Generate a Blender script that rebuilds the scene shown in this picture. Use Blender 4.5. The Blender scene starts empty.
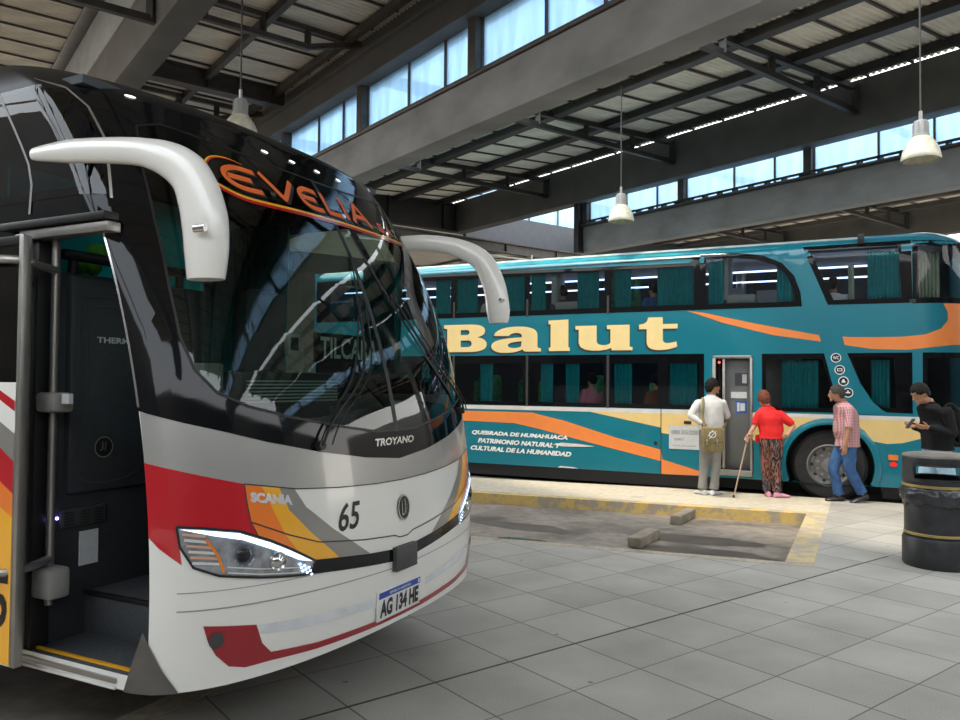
import bpy, bmesh, math, random
from mathutils import Vector, Matrix, noise
from mathutils.geometry import tessellate_polygon
random.seed(7)
S = bpy.context.scene
C = S.collection
# ------------------------------------------------------------ camera, sky, sun
F_PX, PITCH, ROLL, CAM_H = 773.0, math.radians(1.57), math.radians(0.43), 1.7
cam = bpy.data.cameras.new('camera'); camo = bpy.data.objects.new('camera', cam); C.objects.link(camo)
cam.sensor_width = 36; cam.lens = 36*F_PX/960; cam.clip_end = 300; cam.clip_start = .05
fw = Vector((0, math.cos(PITCH), math.sin(PITCH))); up = Vector((0, -math.sin(PITCH), math.cos(PITCH))); rt = Vector((1, 0, 0))
c_, s_ = math.cos(ROLL), math.sin(ROLL)
rt2 = c_*rt+s_*up; up2 = -s_*rt+c_*up
camo.matrix_world = Matrix(((rt2.x, up2.x, -fw.x, 0), (rt2.y, up2.y, -fw.y, 0), (rt2.z, up2.z, -fw.z, CAM_H), (0, 0, 0, 1)))
S.camera = camo
w = bpy.data.worlds.new('sky'); S.world = w; w.use_nodes = True
nt = w.node_tree; bg = nt.nodes['Background']
tc = nt.nodes.new('ShaderNodeTexCoord'); sp = nt.nodes.new('ShaderNodeSeparateXYZ'); rp = nt.nodes.new('ShaderNodeValToRGB')
nt.links.new(tc.outputs['Generated'], sp.inputs[0]); nt.links.new(sp.outputs['Z'], rp.inputs[0]); nt.links.new(rp.outputs[0], bg.inputs[0])
rp.color_ramp.elements[0].position = 0.0; rp.color_ramp.elements[0].color = (1.0, .93, .82, 1)
rp.color_ramp.elements[1].position = .45; rp.color_ramp.elements[1].color = (.86, .93, 1.0, 1)
bg.inputs[1].default_value = 3.3
sun = bpy.data.lights.new('sun', 'SUN'); sun.energy = 2.7; sun.angle = math.radians(7); sun.color = (1, .9, .72)
suno = bpy.data.objects.new('sun', sun); C.objects.link(suno)
S.view_settings.view_transform = 'Standard'; S.view_settings.look = 'None'; S.view_settings.gamma = 1
S.view_settings.use_curve_mapping = False
S.view_settings.exposure = 0.35
# ------------------------------------------------------------ frames
def rv(th): return Vector((math.cos(math.radians(th)), math.sin(math.radians(th)), 0))
Z = Vector((0, 0, 1))
def frame(th):
    t = math.radians(th); return Vector((-math.cos(t), math.sin(t), 0)), Vector((math.sin(t), math.cos(t), 0))
QB, PB = frame(52.5)       # building: q to the far left, p to the far right
LB, WB = frame(26.4)       # buses: l towards their tails, w away from the camera
def Bd(q, p, z): return QB*q+PB*p+Z*z
def Vp(l, w, z): return LB*l+WB*w+Z*z
def Wd(x, y, z): return Vector((x, y, z))
sd = PB*2.25 + QB*(-.4) + Z*(-7.0)
suno.rotation_euler = sd.to_track_quat('-Z', 'Y').to_euler()
# ------------------------------------------------------------ materials
def new_mat(name):
    m = bpy.data.materials.new(name); m.use_nodes = True; return m, m.node_tree, m.node_tree.nodes['Principled BSDF']
def mat(name, col, rough=.5, metal=0, var=.08, scale=6, bump=0, coat=0, emit=None, es=0, detail=4, spec=.5, stretch=None):
    m, t, b = new_mat(name)
    b.inputs['Roughness'].default_value = rough; b.inputs['Metallic'].default_value = metal
    b.inputs['Coat Weight'].default_value = coat; b.inputs['Coat Roughness'].default_value = .04
    b.inputs['Specular IOR Level'].default_value = spec
    n = t.nodes.new('ShaderNodeTexNoise'); n.inputs['Scale'].default_value = scale; n.inputs['Detail'].default_value = detail
    g = t.nodes.new('ShaderNodeTexCoord')
    if stretch:
        mp = t.nodes.new('ShaderNodeMapping'); mp.inputs['Scale'].default_value = stretch
        t.links.new(g.outputs['Object'], mp.inputs[0]); t.links.new(mp.outputs[0], n.inputs['Vector'])
    else: t.links.new(g.outputs['Object'], n.inputs['Vector'])
    r = t.nodes.new('ShaderNodeValToRGB'); r.color_ramp.elements[0].position = .3; r.color_ramp.elements[1].position = .7
    r.color_ramp.elements[0].color = tuple(max(0, c*(1-var)) for c in col)+(1,)
    r.color_ramp.elements[1].color = tuple(min(1, c*(1+var)) for c in col)+(1,)
    t.links.new(n.outputs[0], r.inputs[0]); t.links.new(r.outputs[0], b.inputs['Base Color'])
    if bump:
        bp = t.nodes.new('ShaderNodeBump'); bp.inputs['Strength'].default_value = bump; bp.inputs['Distance'].default_value = .01
        t.links.new(n.outputs[0], bp.inputs['Height']); t.links.new(bp.outputs[0], b.inputs['Normal'])
    if emit:
        b.inputs['Emission Color'].default_value = emit+(1,); b.inputs['Emission Strength'].default_value = es
    return m
def glass(name, tint, ior=1.5, rough=0.0):
    m = bpy.data.materials.new(name); m.use_nodes = True; t = m.node_tree; t.nodes.clear()
    o = t.nodes.new('ShaderNodeOutputMaterial'); mx = t.nodes.new('ShaderNodeMixShader'); f = t.nodes.new('ShaderNodeFresnel')
    tr = t.nodes.new('ShaderNodeBsdfTransparent'); gl = t.nodes.new('ShaderNodeBsdfGlossy')
    f.inputs[0].default_value = ior; tr.inputs[0].default_value = tint+(1,); gl.inputs['Roughness'].default_value = rough
    t.links.new(f.outputs[0], mx.inputs[0]); t.links.new(tr.outputs[0], mx.inputs[1]); t.links.new(gl.outputs[0], mx.inputs[2]); t.links.new(mx.outputs[0], o.inputs[0])
    return m
def frosted(name, col):
    m = bpy.data.materials.new(name); m.use_nodes = True; t = m.node_tree; t.nodes.clear()
    o = t.nodes.new('ShaderNodeOutputMaterial'); mx = t.nodes.new('ShaderNodeMixShader'); mx.inputs[0].default_value = .35
    tl = t.nodes.new('ShaderNodeBsdfTranslucent'); tr = t.nodes.new('ShaderNodeBsdfTransparent')
    g = t.nodes.new('ShaderNodeTexCoord'); mp = t.nodes.new('ShaderNodeMapping'); mp.inputs['Scale'].default_value = (3, 3, .35)
    n = t.nodes.new('ShaderNodeTexNoise'); n.inputs['Scale'].default_value = 2.2; n.inputs['Detail'].default_value = 6
    r = t.nodes.new('ShaderNodeValToRGB'); r.color_ramp.elements[0].position = .3; r.color_ramp.elements[1].position = .72
    r.color_ramp.elements[0].color = tuple(c*.78 for c in col)+(1,); r.color_ramp.elements[1].color = col+(1,)
    t.links.new(g.outputs['Object'], mp.inputs[0]); t.links.new(mp.outputs[0], n.inputs[0]); t.links.new(n.outputs[0], r.inputs[0])
    t.links.new(r.outputs[0], tl.inputs[0]); t.links.new(r.outputs[0], tr.inputs[0])
    t.links.new(tl.outputs[0], mx.inputs[1]); t.links.new(tr.outputs[0], mx.inputs[2]); t.links.new(mx.outputs[0], o.inputs[0])
    return m
def tile_mat(name, base, dark, ang, ox, oy, sx, sy, groove, gcol, extra=None, rough=.75):
    m, t, b = new_mat(name); N = t.nodes.new; L = t.links.new
    g = N('ShaderNodeNewGeometry'); vr = N('ShaderNodeVectorRotate'); vr.rotation_type = 'Z_AXIS'; vr.inputs['Angle'].default_value = ang
    L(g.outputs['Position'], vr.inputs['Vector']); se = N('ShaderNodeSeparateXYZ'); L(vr.outputs[0], se.inputs[0])
    def mth(op, a, bb=None, clamp=False):
        n = N('ShaderNodeMath'); n.operation = op; n.use_clamp = clamp
        for i, v in enumerate((a, bb)):
            if v is None: continue
            if isinstance(v, (int, float)): n.inputs[i].default_value = v
            else: L(v, n.inputs[i])
        return n.outputs[0]
    def line(coord, o, s, gw):
        u = mth('DIVIDE', mth('SUBTRACT', coord, o), s); fr = mth('FRACT', mth('ADD', u, 100.5))
        d = mth('MULTIPLY', mth('ABSOLUTE', mth('SUBTRACT', fr, .5)), s)
        return mth('SUBTRACT', 1.0, mth('DIVIDE', d, gw), True)
    wob = N('ShaderNodeTexNoise'); wob.inputs['Scale'].default_value = 3; L(g.outputs['Position'], wob.inputs['Vector'])
    wo = mth('MULTIPLY', mth('SUBTRACT', wob.outputs[0], .5), .006)
    lx = line(mth('ADD', se.outputs['X'], wo), ox, sx, groove*.75); ly = line(mth('ADD', se.outputs['Y'], wo), oy, sy, groove)
    gr = mth('MAXIMUM', lx, ly)
    n1 = N('ShaderNodeTexNoise'); n1.inputs['Scale'].default_value = 130; n1.inputs['Detail'].default_value = 3; L(g.outputs['Position'], n1.inputs['Vector'])
    n2 = N('ShaderNodeTexNoise'); n2.inputs['Scale'].default_value = 1.3; n2.inputs['Detail'].default_value = 6; L(g.outputs['Position'], n2.inputs['Vector'])
    # tile to tile tone
    fx = mth('FLOOR', mth('DIVIDE', mth('SUBTRACT', se.outputs['X'], ox), sx)); fy = mth('FLOOR', mth('DIVIDE', mth('SUBTRACT', se.outputs['Y'], oy), sy))
    cb = N('ShaderNodeCombineXYZ'); L(fx, cb.inputs[0]); L(fy, cb.inputs[1]); wn = N('ShaderNodeTexWhiteNoise'); L(cb.outputs[0], wn.inputs['Vector'])
    tone = mth('ADD', mth('ADD', mth('MULTIPLY', n1.outputs[0], .5), mth('MULTIPLY', n2.outputs[0], .55)), mth('MULTIPLY', wn.outputs['Value'], .12))
    r = N('ShaderNodeValToRGB'); r.color_ramp.elements[0].position = .35; r.color_ramp.elements[1].position = .78
    r.color_ramp.elements[0].color = dark+(1,); r.color_ramp.elements[1].color = base+(1,); L(tone, r.inputs[0])
    mx = N('ShaderNodeMixRGB'); L(gr, mx.inputs[0]); L(r.outputs[0], mx.inputs[1]); mx.inputs[2].default_value = gcol+(1,)
    # gum spots
    vo = N('ShaderNodeTexVoronoi'); vo.inputs['Scale'].default_value = 2.1; L(g.outputs['Position'], vo.inputs['Vector'])
    sp_ = mth('LESS_THAN', vo.outputs['Distance'], .035)
    m2 = N('ShaderNodeMixRGB'); L(mth('MULTIPLY', sp_, .55), m2.inputs[0]); L(mx.outputs[0], m2.inputs[1]); m2.inputs[2].default_value = (.05, .045, .04, 1)
    L(m2.outputs[0], b.inputs['Base Color']); b.inputs['Roughness'].default_value = rough
    bp = N('ShaderNodeBump'); bp.inputs['Strength'].default_value = .5; bp.inputs['Distance'].default_value = .004; bp.invert = True
    L(gr, bp.inputs['Height']); L(bp.outputs[0], b.inputs['Normal'])
    return m
def stain_mat(name, base, dark, stain, scale=1.2, lo=.5, hi=.62, stretch=(1, 1, 1), ang=0, rough=.8, wet=False):
    m, t, b = new_mat(name); N = t.nodes.new; L = t.links.new
    g = N('ShaderNodeNewGeometry'); mp = N('ShaderNodeMapping'); mp.inputs['Rotation'].default_value = (0, 0, ang); mp.inputs['Scale'].default_value = stretch
    L(g.outputs['Position'], mp.inputs[0])
    n = N('ShaderNodeTexNoise'); n.inputs['Scale'].default_value = scale; n.inputs['Detail'].default_value = 7; n.inputs['Roughness'].default_value = .62; L(mp.outputs[0], n.inputs[0])
    n3 = N('ShaderNodeTexNoise'); n3.inputs['Scale'].default_value = scale*7; n3.inputs['Detail'].default_value = 6; L(mp.outputs[0], n3.inputs[0])
    r0 = N('ShaderNodeValToRGB'); r0.color_ramp.elements[0].position = .3; r0.color_ramp.elements[1].position = .7
    r0.color_ramp.elements[0].color = dark+(1,); r0.color_ramp.elements[1].color = base+(1,); L(n3.outputs[0], r0.inputs[0])
    r = N('ShaderNodeValToRGB'); r.color_ramp.elements[0].position = lo; r.color_ramp.elements[1].position = hi
    r.color_ramp.elements[0].color = (0, 0, 0, 1); r.color_ramp.elements[1].color = (1, 1, 1, 1); L(n.outputs[0], r.inputs[0])
    mx = N('ShaderNodeMixRGB'); L(r.outputs[0], mx.inputs[0]); L(r0.outputs[0], mx.inputs[1]); mx.inputs[2].default_value = stain+(1,)
    L(mx.outputs[0], b.inputs['Base Color'])
    if wet:
        mr = N('ShaderNodeMapRange'); mr.inputs['To Min'].default_value = rough; mr.inputs['To Max'].default_value = .5; L(r.outputs[0], mr.inputs[0]); L(mr.outputs[0], b.inputs['Roughness'])
    else: b.inputs['Roughness'].default_value = rough
    bp = N('ShaderNodeBump'); bp.inputs['Strength'].default_value = .3; bp.inputs['Distance'].default_value = .005; L(n3.outputs[0], bp.inputs['Height']); L(bp.outputs[0], b.inputs['Normal'])
    return m
M = {}
M['tiles'] = tile_mat('platform_tiles', (.44, .415, .37), (.215, .20, .175), math.radians(52.5), -3.64, 3.04, .548, .548, .0082, (.05, .045, .04))
M['slab'] = stain_mat('pale_concrete', (.56, .49, .38), (.42, .37, .28), (.30, .27, .22), 1.5, .58, .7)
M['pit'] = stain_mat('stained_concrete', (.27, .232, .19), (.17, .142, .115), (.055, .045, .037), .9, .50, .64, (1, 1, 1), 0, .75, True)
M['yard'] = stain_mat('sunlit_yard_concrete', (.42, .38, .32), (.32, .29, .25), (.25, .23, .2), .6)  # albedo raised so the outer ground bounces more light to the ceilings
M['road'] = stain_mat('dark_road', (.12, .115, .105), (.07, .066, .06), (.05, .045, .04), 1.2, .5, .6)
M['block_c'] = mat('brown_grey_block', (.24, .20, .15), .85, var=.25)
M['puddle'] = mat('wet_concrete', (.035, .028, .022), .07, var=.3, scale=5)
M['damp'] = mat('oily_damp_concrete', (.075, .062, .05), .5, var=.3, scale=3)
M['faded_kerb'] = stain_mat('faded_yellow_paint', (.56, .42, .19), (.46, .36, .2), (.36, .31, .24), 5, .44, .54)
M['yellow_kerb'] = stain_mat('worn_yellow_paint', (.62, .43, .13), (.52, .36, .13), (.34, .29, .22), 4, .47, .56)
M['kerb'] = stain_mat('kerb_stone', (.42, .36, .26), (.30, .26, .2), (.2, .17, .13), 3, .5, .66)
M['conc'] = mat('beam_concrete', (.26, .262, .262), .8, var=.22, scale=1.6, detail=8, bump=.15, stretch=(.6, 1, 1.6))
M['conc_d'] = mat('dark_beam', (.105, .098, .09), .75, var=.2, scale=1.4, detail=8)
M['soffit_lit'] = mat('lit_beam_underside', (.50, .46, .42), .8, var=.12, scale=3)  # paler than the beams: light bounced from below is put into the colour
M['steel_d'] = mat('dark_steel', (.018, .017, .016), .5, var=.2)
M['steel_b'] = mat('brown_steel', (.07, .06, .052), .5, var=.25)
M['sheet'] = mat('cream_roof_sheet', (.74, .68, .58), .7, var=.14, scale=1.3, detail=8, stretch=(1, 3, 1))
M['seam'] = mat('sheet_seam', (.05, .042, .036), .7)
M['frost'] = frosted('frosted_glazing', (.66, .84, 1.0))
M['girder_lit'] = mat('lit_girder_grey_blue', (.05, .055, .066), .6, var=.1)  # black girder as it looks when lit, the light put into the colour
M['white_p'] = mat('white_bus_paint', (.78, .765, .72), .28, var=.015, coat=.6, scale=2)
M['silver_p'] = mat('silver_bus_paint', (.36, .355, .335), .3, metal=.25, var=.03, coat=.7)
M['black_p'] = mat('black_gloss_paint', (.005, .0055, .007), .06, var=.1, spec=.3)
M['black_r'] = mat('dusty_black_roof_paint', (.008, .0085, .01), .4, var=.1, spec=.25)
M['red_p'] = mat('red_bus_paint', (.50, .008, .018), .25, var=.04, coat=.7)
M['dred_p'] = mat('deep_red_paint', (.30, .008, .016), .25, var=.04, coat=.7)
M['orange_p'] = mat('orange_bus_paint', (.85, .20, .02), .3, var=.03, coat=.6)
M['amber_p'] = mat('amber_bus_paint', (.88, .42, .015), .3, var=.03, coat=.6)
M['grey_p'] = mat('grey_bus_paint', (.235, .225, .205), .3, var=.03, coat=.6)
M['seam_l'] = mat('panel_gap', (.03, .03, .03), .6)
M['chrome'] = mat('chrome', (.7, .7, .7), .15, metal=1, var=.03)
M['lampb'] = mat('silvered_lamp_body', (.40, .42, .45), .25, metal=.55, var=.35, scale=22)
M['wall'] = mat('plaster_wall', (.17, .16, .145), .8, var=.15, scale=2)
M['door_g'] = mat('grey_door_panel', (.13, .135, .135), .45)
M['guard'] = mat('scuffed_dark_metal', (.16, .15, .14), .35, metal=.6, var=.25)
M['ribs'] = mat('faded_amber_rib', (.62, .36, .24), .3)
M['strip'] = mat('pearl_reflective_film', (.80, .82, .86), .22, metal=.35, var=.12, scale=9)
M['alu'] = mat('brushed_metal', (.40, .385, .36), .38, metal=.85, var=.1)
M['grey_pl'] = mat('grey_plastic', (.26, .25, .235), .5)
M['dgrey_pl'] = mat('dark_grey_plastic', (.05, .05, .052), .5)
M['black_pl'] = mat('black_plastic', (.012, .012, .013), .45)
M['char'] = mat('charcoal_vinyl', (.026, .031, .036), .6, var=.15, scale=40)
M['carpet'] = mat('blue_grey_step_covering', (.05, .055, .062), .85, var=.25, scale=60)
M['wind'] = glass('windshield_glass', (.50, .66, .60), 1.62)
M['tint'] = glass('tinted_side_glass', (.26, .33, .35), 1.6)
M['pane'] = glass('bus_window_glass', (.80, .86, .87), 1.45)
M['lens'] = glass('lamp_lens', (.9, .93, .97), 1.45)
M['teal'] = mat('teal_bus_paint', (.002, .165, .225), .28, var=.05, coat=.6, scale=1.5)
M['teal_d'] = mat('weathered_teal_paint', (.02, .27, .33), .45, var=.25, scale=5)
M['teal_l'] = mat('worn_pale_roof_edge', (.42, .50, .47), .5, var=.3, scale=6)
M['orange2'] = mat('soft_orange_paint', (.82, .24, .055), .3, var=.03, coat=.5)
M['cream'] = mat('cream_yellow_paint', (.78, .56, .22), .3, var=.04, coat=.5)
M['cream_l'] = mat('cream_letter_vinyl', (.86, .66, .30), .4, var=.03)
M['shadow_l'] = mat('dark_letter_vinyl', (.035, .035, .03), .4)
M['white_v'] = mat('white_vinyl', (.72, .72, .68), .4, var=.04)
M['white_s'] = mat('white_trim', (.62, .61, .57), .4, var=.06)
M['curtain'] = mat('teal_curtain_cloth', (.006, .36, .40), .85, var=.12, scale=12)
M['curtain_p'] = mat('pale_curtain_cloth', (.42, .46, .36), .85, var=.12)
M['int'] = mat('bus_interior', (.055, .065, .075), .7)
M['int_l'] = mat('pale_bus_interior', (.33, .34, .33), .7)
M['seat_g'] = mat('green_seat_cloth', (.03, .22, .08), .85, var=.5, scale=14)
M['led'] = mat('strip_light', (.8, .85, 1), .5, emit=(.55, .66, 1.0), es=2.6)
M['drl'] = mat('daytime_light', (.8, .9, 1), .4, emit=(.50, .68, 1.0), es=1.9)
M['blue_led'] = mat('violet_led', (.5, .5, 1), .5, emit=(.35, .32, 1.0), es=14)
M['marker'] = mat('marker_light', (.9, .92, 1), .3, emit=(.9, .95, 1.0), es=1.2)
M['amber_l'] = mat('amber_lens', (.8, .22, .02), .25, coat=1)
M['red_l'] = mat('red_lens', (.65, .01, .01), .25, coat=1, emit=(1, .02, .02), es=.35)
M['red_led'] = mat('red_indicator', (.6, .01, .01), .3, emit=(1, .05, .03), es=4)
M['rubber'] = mat('tyre_rubber', (.018, .018, .019), .8, var=.3, scale=20)
M['rim'] = mat('grey_wheel_rim', (.22, .215, .21), .45, metal=.4, var=.2)
M['plate_w'] = mat('plate_white', (.72, .72, .70), .4)
M['plate_b'] = mat('plate_blue', (.015, .06, .38), .4)
M['text_k'] = mat('black_lettering', (.012, .011, .012), .5)
M['text_w'] = mat('white_lettering', (.78, .80, .78), .5)
M['paper'] = mat('white_paper', (.55, .57, .58), .7, var=.06, scale=30)
M['evo'] = mat('orange_lettering', (.80, .16, .03), .5, emit=(.8, .16, .03), es=.0)
M['skin'] = mat('brown_skin', (.36, .18, .10), .55, var=.08, scale=12)
M['skin2'] = mat('tan_skin', (.45, .24, .15), .55, var=.08, scale=12)
M['hair_k'] = mat('black_hair', (.012, .010, .009), .75, spec=.15, var=.4, scale=60, bump=.6)
M['hair_g'] = mat('greying_dark_hair', (.05, .048, .045), .75, spec=.15, var=.5, scale=60, bump=.6)
M['hair_r'] = mat('auburn_hair', (.16, .055, .035), .75, spec=.15, var=.4, scale=60, bump=.6)
M['shirt_w'] = mat('white_shirt_cloth', (.58, .565, .54), .85, var=.04, scale=10, bump=.3)
M['trs_g'] = mat('pale_grey_trouser_cloth', (.22, .215, .20), .85, var=.12, scale=6, bump=.3)
M['olive'] = mat('olive_canvas', (.22, .17, .07), .8, var=.2, scale=25)
M['red_c'] = mat('red_top_cloth', (.72, .012, .012), .8, var=.06, scale=8, bump=.3)
M['pink'] = mat('pink_shoe', (.62, .28, .38), .6)
M['jeans'] = mat('blue_denim', (.032, .095, .24), .85, var=.3, scale=9, bump=.3)
M['jeans_l'] = mat('light_blue_denim', (.30, .44, .55), .85, var=.2, scale=9)
M['blk_c'] = mat('black_jacket_cloth', (.006, .0065, .008), .85, var=.3, spec=.2)
M['gry_c'] = mat('grey_jacket_panel', (.06, .062, .066), .75, var=.2)
M['shoe_k'] = mat('black_leather', (.02, .018, .017), .4)
M['cane'] = mat('pale_wooden_cane', (.42, .30, .20), .5)
M['blue_c'] = mat('blue_cloth', (.03, .10, .30), .8)
M['pink_c'] = mat('pink_cloth', (.5, .16, .22), .8)
M['bin'] = mat('black_bin_plastic', (.022, .023, .027), .42, var=.4, scale=10)
M['bin_top'] = mat('dusty_bin_lid', (.16, .145, .125), .7, var=.3, scale=8)
M['gold'] = mat('dull_gold_band', (.42, .31, .10), .45, metal=.4, var=.15)
M['bag'] = mat('black_liner_plastic', (.035, .036, .04), .22, var=.3, scale=14, bump=.4)
M['lamp_g'] = mat('grey_lamp_cap', (.32, .32, .31), .5)
M['lamp_a'] = mat('dusty_acrylic_shade', (.62, .60, .48), .35, var=.2, scale=12, coat=.4)
M['green'] = mat('bright_green_plush', (.12, .42, .03), .8, var=.3)
M['brown_c'] = mat('brown_cloth', (.16, .05, .03), .8)
def checker_mat(name, a, b_, sc):
    m, t, b = new_mat(name); N = t.nodes.new; L = t.links.new
    g = N('ShaderNodeTexCoord'); se = N('ShaderNodeSeparateXYZ'); L(g.outputs['Object'], se.inputs[0])
    def band(c):
        u = N('ShaderNodeMath'); u.operation = 'MULTIPLY'; L(c, u.inputs[0]); u.inputs[1].default_value = sc
        f = N('ShaderNodeMath'); f.operation = 'FRACT'; L(u.outputs[0], f.inputs[0])
        g2 = N('ShaderNodeMath'); g2.operation = 'GREATER_THAN'; L(f.outputs[0], g2.inputs[0]); g2.inputs[1].default_value = .5; return g2.outputs[0]
    s = N('ShaderNodeMath'); s.operation = 'ADD'; L(band(se.outputs['X']), s.inputs[0]); L(band(se.outputs['Z']), s.inputs[1])
    h = N('ShaderNodeMath'); h.operation = 'MULTIPLY'; L(s.outputs[0], h.inputs[0]); h.inputs[1].default_value = .5
    mx = N('ShaderNodeMixRGB'); L(h.outputs[0], mx.inputs[0]); mx.inputs[1].default_value = a+(1,); mx.inputs[2].default_value = b_+(1,)
    L(mx.outputs[0], b.inputs['Base Color']); b.inputs['Roughness'].default_value = .85
    return m
M['plaid'] = checker_mat('red_white_gingham', (.52, .38, .38), (.33, .07, .09), 46)
def wavy_mat(name):
    m, t, b = new_mat(name); N = t.nodes.new; L = t.links.new
    g = N('ShaderNodeTexCoord'); mp = N('ShaderNodeMapping'); mp.inputs['Scale'].default_value = (5, 5, 1.0); L(g.outputs['Object'], mp.inputs[0])
    n = N('ShaderNodeTexNoise'); n.inputs['Scale'].default_value = 1.6; n.inputs['Detail'].default_value = 3; n.inputs['Distortion'].default_value = 1.6; L(mp.outputs[0], n.inputs[0])
    r = N('ShaderNodeValToRGB'); cr = r.color_ramp; cr.interpolation = 'CONSTANT'
    cr.elements[0].color = (.015, .014, .02, 1); cr.elements[0].position = 0
    for p, c in ((.38, (.30, .10, .06)), (.43, (.015, .014, .02)), (.50, (.30, .19, .14)), (.53, (.03, .035, .06)), (.60, (.30, .09, .05)), (.64, (.02, .02, .03))):
        e = cr.elements.new(p); e.color = c+(1,)
    cr.elements[-1].color = (.05, .05, .08, 1)
    L(n.outputs[0], r.inputs[0]); L(r.outputs[0], b.inputs['Base Color']); b.inputs['Roughness'].default_value = .85
    return m
M['pattern'] = wavy_mat('black_coral_patterned_cloth')
# ------------------------------------------------------------ object helpers
MW = {}
def tagp(o, label=None, cat=None, group=None, kind=None):
    if label: o['label'] = label
    if cat: o['category'] = cat
    if group: o['group'] = group
    if kind: o['kind'] = kind
    return o
def thing(name, label, cat, loc, rotz=0, group=None, kind=None):
    o = bpy.data.objects.new(name, None); C.objects.link(o); o.location = loc; o.rotation_euler = (0, 0, rotz); o.empty_display_size = .2
    MW[o] = Matrix.Translation(loc) @ Matrix.Rotation(rotz, 4, 'Z')
    return tagp(o, label, cat, group, kind)
def obj(name, bm, m, parent=None, label=None, cat=None, group=None, kind=None, smooth=35, recalc=True):
    if isinstance(bm, bmesh.types.BMesh):
        if recalc: bmesh.ops.recalc_face_normals(bm, faces=bm.faces[:])
        me = bpy.data.meshes.new(name); bm.to_mesh(me); bm.free()
    else: me = bm; me.name = name
    if not isinstance(m, (list, tuple)): m = [m]
    idx = [p.material_index for p in me.polygons] if len(m) > 1 else None
    me.materials.clear()
    for x in m: me.materials.append(M[x] if isinstance(x, str) else x)
    if idx: me.polygons.foreach_set('material_index', idx)
    o = bpy.data.objects.new(name, me); C.objects.link(o)
    if parent is not None:
        me.transform(MW[parent].inverted()); o.parent = parent; MW[o] = MW[parent]
    else:
        vs = [v.co for v in me.vertices]
        c = Vector(((min(v.x for v in vs)+max(v.x for v in vs))/2, (min(v.y for v in vs)+max(v.y for v in vs))/2, min(v.z for v in vs)))
        me.transform(Matrix.Translation(-c)); o.location = c; MW[o] = Matrix.Translation(c)
    if smooth:
        me.polygons.foreach_set('use_smooth', [True]*len(me.polygons)); me.set_sharp_from_angle(angle=math.radians(smooth))
    me.update()
    return tagp(o, label, cat, group, kind)
def struct(name, bm, m, **k): return obj(name, bm, m, None, kind='structure', **k)
def copy_tree(o, parent=None):
    c = o.copy(); C.objects.link(c); c.parent = parent
    for ch in [x for x in bpy.data.objects if x.parent == o]: copy_tree(ch, c)
    return c
def BM(): return bmesh.new()
def box(bm, a, b, T=Wd, bev=0, mi=0):
    vs = [bm.verts.new(T(x, y, z)) for x in (a[0], b[0]) for y in (a[1], b[1]) for z in (a[2], b[2])]
    fs = [bm.faces.new([vs[i] for i in f]) for f in ((0, 1, 3, 2), (4, 6, 7, 5), (0, 4, 5, 1), (2, 3, 7, 6), (0, 2, 6, 4), (1, 5, 7, 3))]
    for f in fs: f.material_index = mi
    if bev:
        es = list({e for f in fs for e in f.edges})
        bmesh.ops.bevel(bm, geom=es, offset=bev, segments=2, affect='EDGES', profile=.5)
    return fs
def prism(bm, poly, a, b, T, mi=0):
    """poly = list of 2-tuples; T(u, v, d)."""
    va = [bm.verts.new(T(u, v, a)) for u, v in poly]; vb = [bm.verts.new(T(u, v, b)) for u, v in poly]
    n = len(poly); fs = [bm.faces.new(va), bm.faces.new(vb[::-1])]
    for i in range(n): fs.append(bm.faces.new((va[i], vb[i], vb[(i+1) % n], va[(i+1) % n])))
    for f in fs: f.material_index = mi
    return fs
def tube(bm, pts, r, seg=10, flat=1.0, upv=None, cap=True, mi=0):
    pts = [Vector(p) for p in pts]; n = len(pts)
    rs = r if isinstance(r, (list, tuple)) else [r]*n
    rings = []; pu = upv.copy() if upv else None
    for i, p in enumerate(pts):
        d = (pts[min(i+1, n-1)]-pts[max(i-1, 0)]).normalized()
        if pu is None:
            pu = Z if abs(d.z) < .9 else Vector((1, 0, 0))
        u = (pu-d*pu.dot(d)).normalized(); pu = u; v = d.cross(u)
        rr = rs[i]; ra, rb = rr if isinstance(rr, (list, tuple)) else (rr, rr*flat)
        rings.append([bm.verts.new(p+u*(ra*math.cos(2*math.pi*k/seg))+v*(rb*math.sin(2*math.pi*k/seg))) for k in range(seg)])
    for a, b in zip(rings, rings[1:]):
        for k in range(seg): bm.faces.new((a[k], a[(k+1) % seg], b[(k+1) % seg], b[k])).material_index = mi
    if cap: bm.faces.new(rings[0][::-1]).material_index = mi; bm.faces.new(rings[-1]).material_index = mi
def lathe(bm, prof, c, seg=32, axis=None, close=False, mi=0):
    c = Vector(c); ax = (axis or Z).normalized(); u = (Vector((1, 0, 0)) if abs(ax.x) < .9 else Vector((0, 1, 0))); u = (u-ax*u.dot(ax)).normalized(); v = ax.cross(u)
    rings = [[bm.verts.new(c+ax*h+(u*math.cos(2*math.pi*k/seg)+v*math.sin(2*math.pi*k/seg))*max(r, 1e-4)) for k in range(seg)] for r, h in prof]
    for a, b in zip(rings, rings[1:]):
        for k in range(seg): bm.faces.new((a[k], a[(k+1) % seg], b[(k+1) % seg], b[k])).material_index = mi
    if close: bm.faces.new(rings[0][::-1]); bm.faces.new(rings[-1])
def ball(bm, c, r, sub=2, sc=(1, 1, 1), R=None):
    g = bmesh.ops.create_icosphere(bm, subdivisions=sub, radius=1)
    for v in g['verts']:
        p = Vector((v.co.x*sc[0]*r, v.co.y*sc[1]*r, v.co.z*sc[2]*r)); v.co = (R @ p if R else p)+Vector(c)
    return g['verts']
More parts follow.
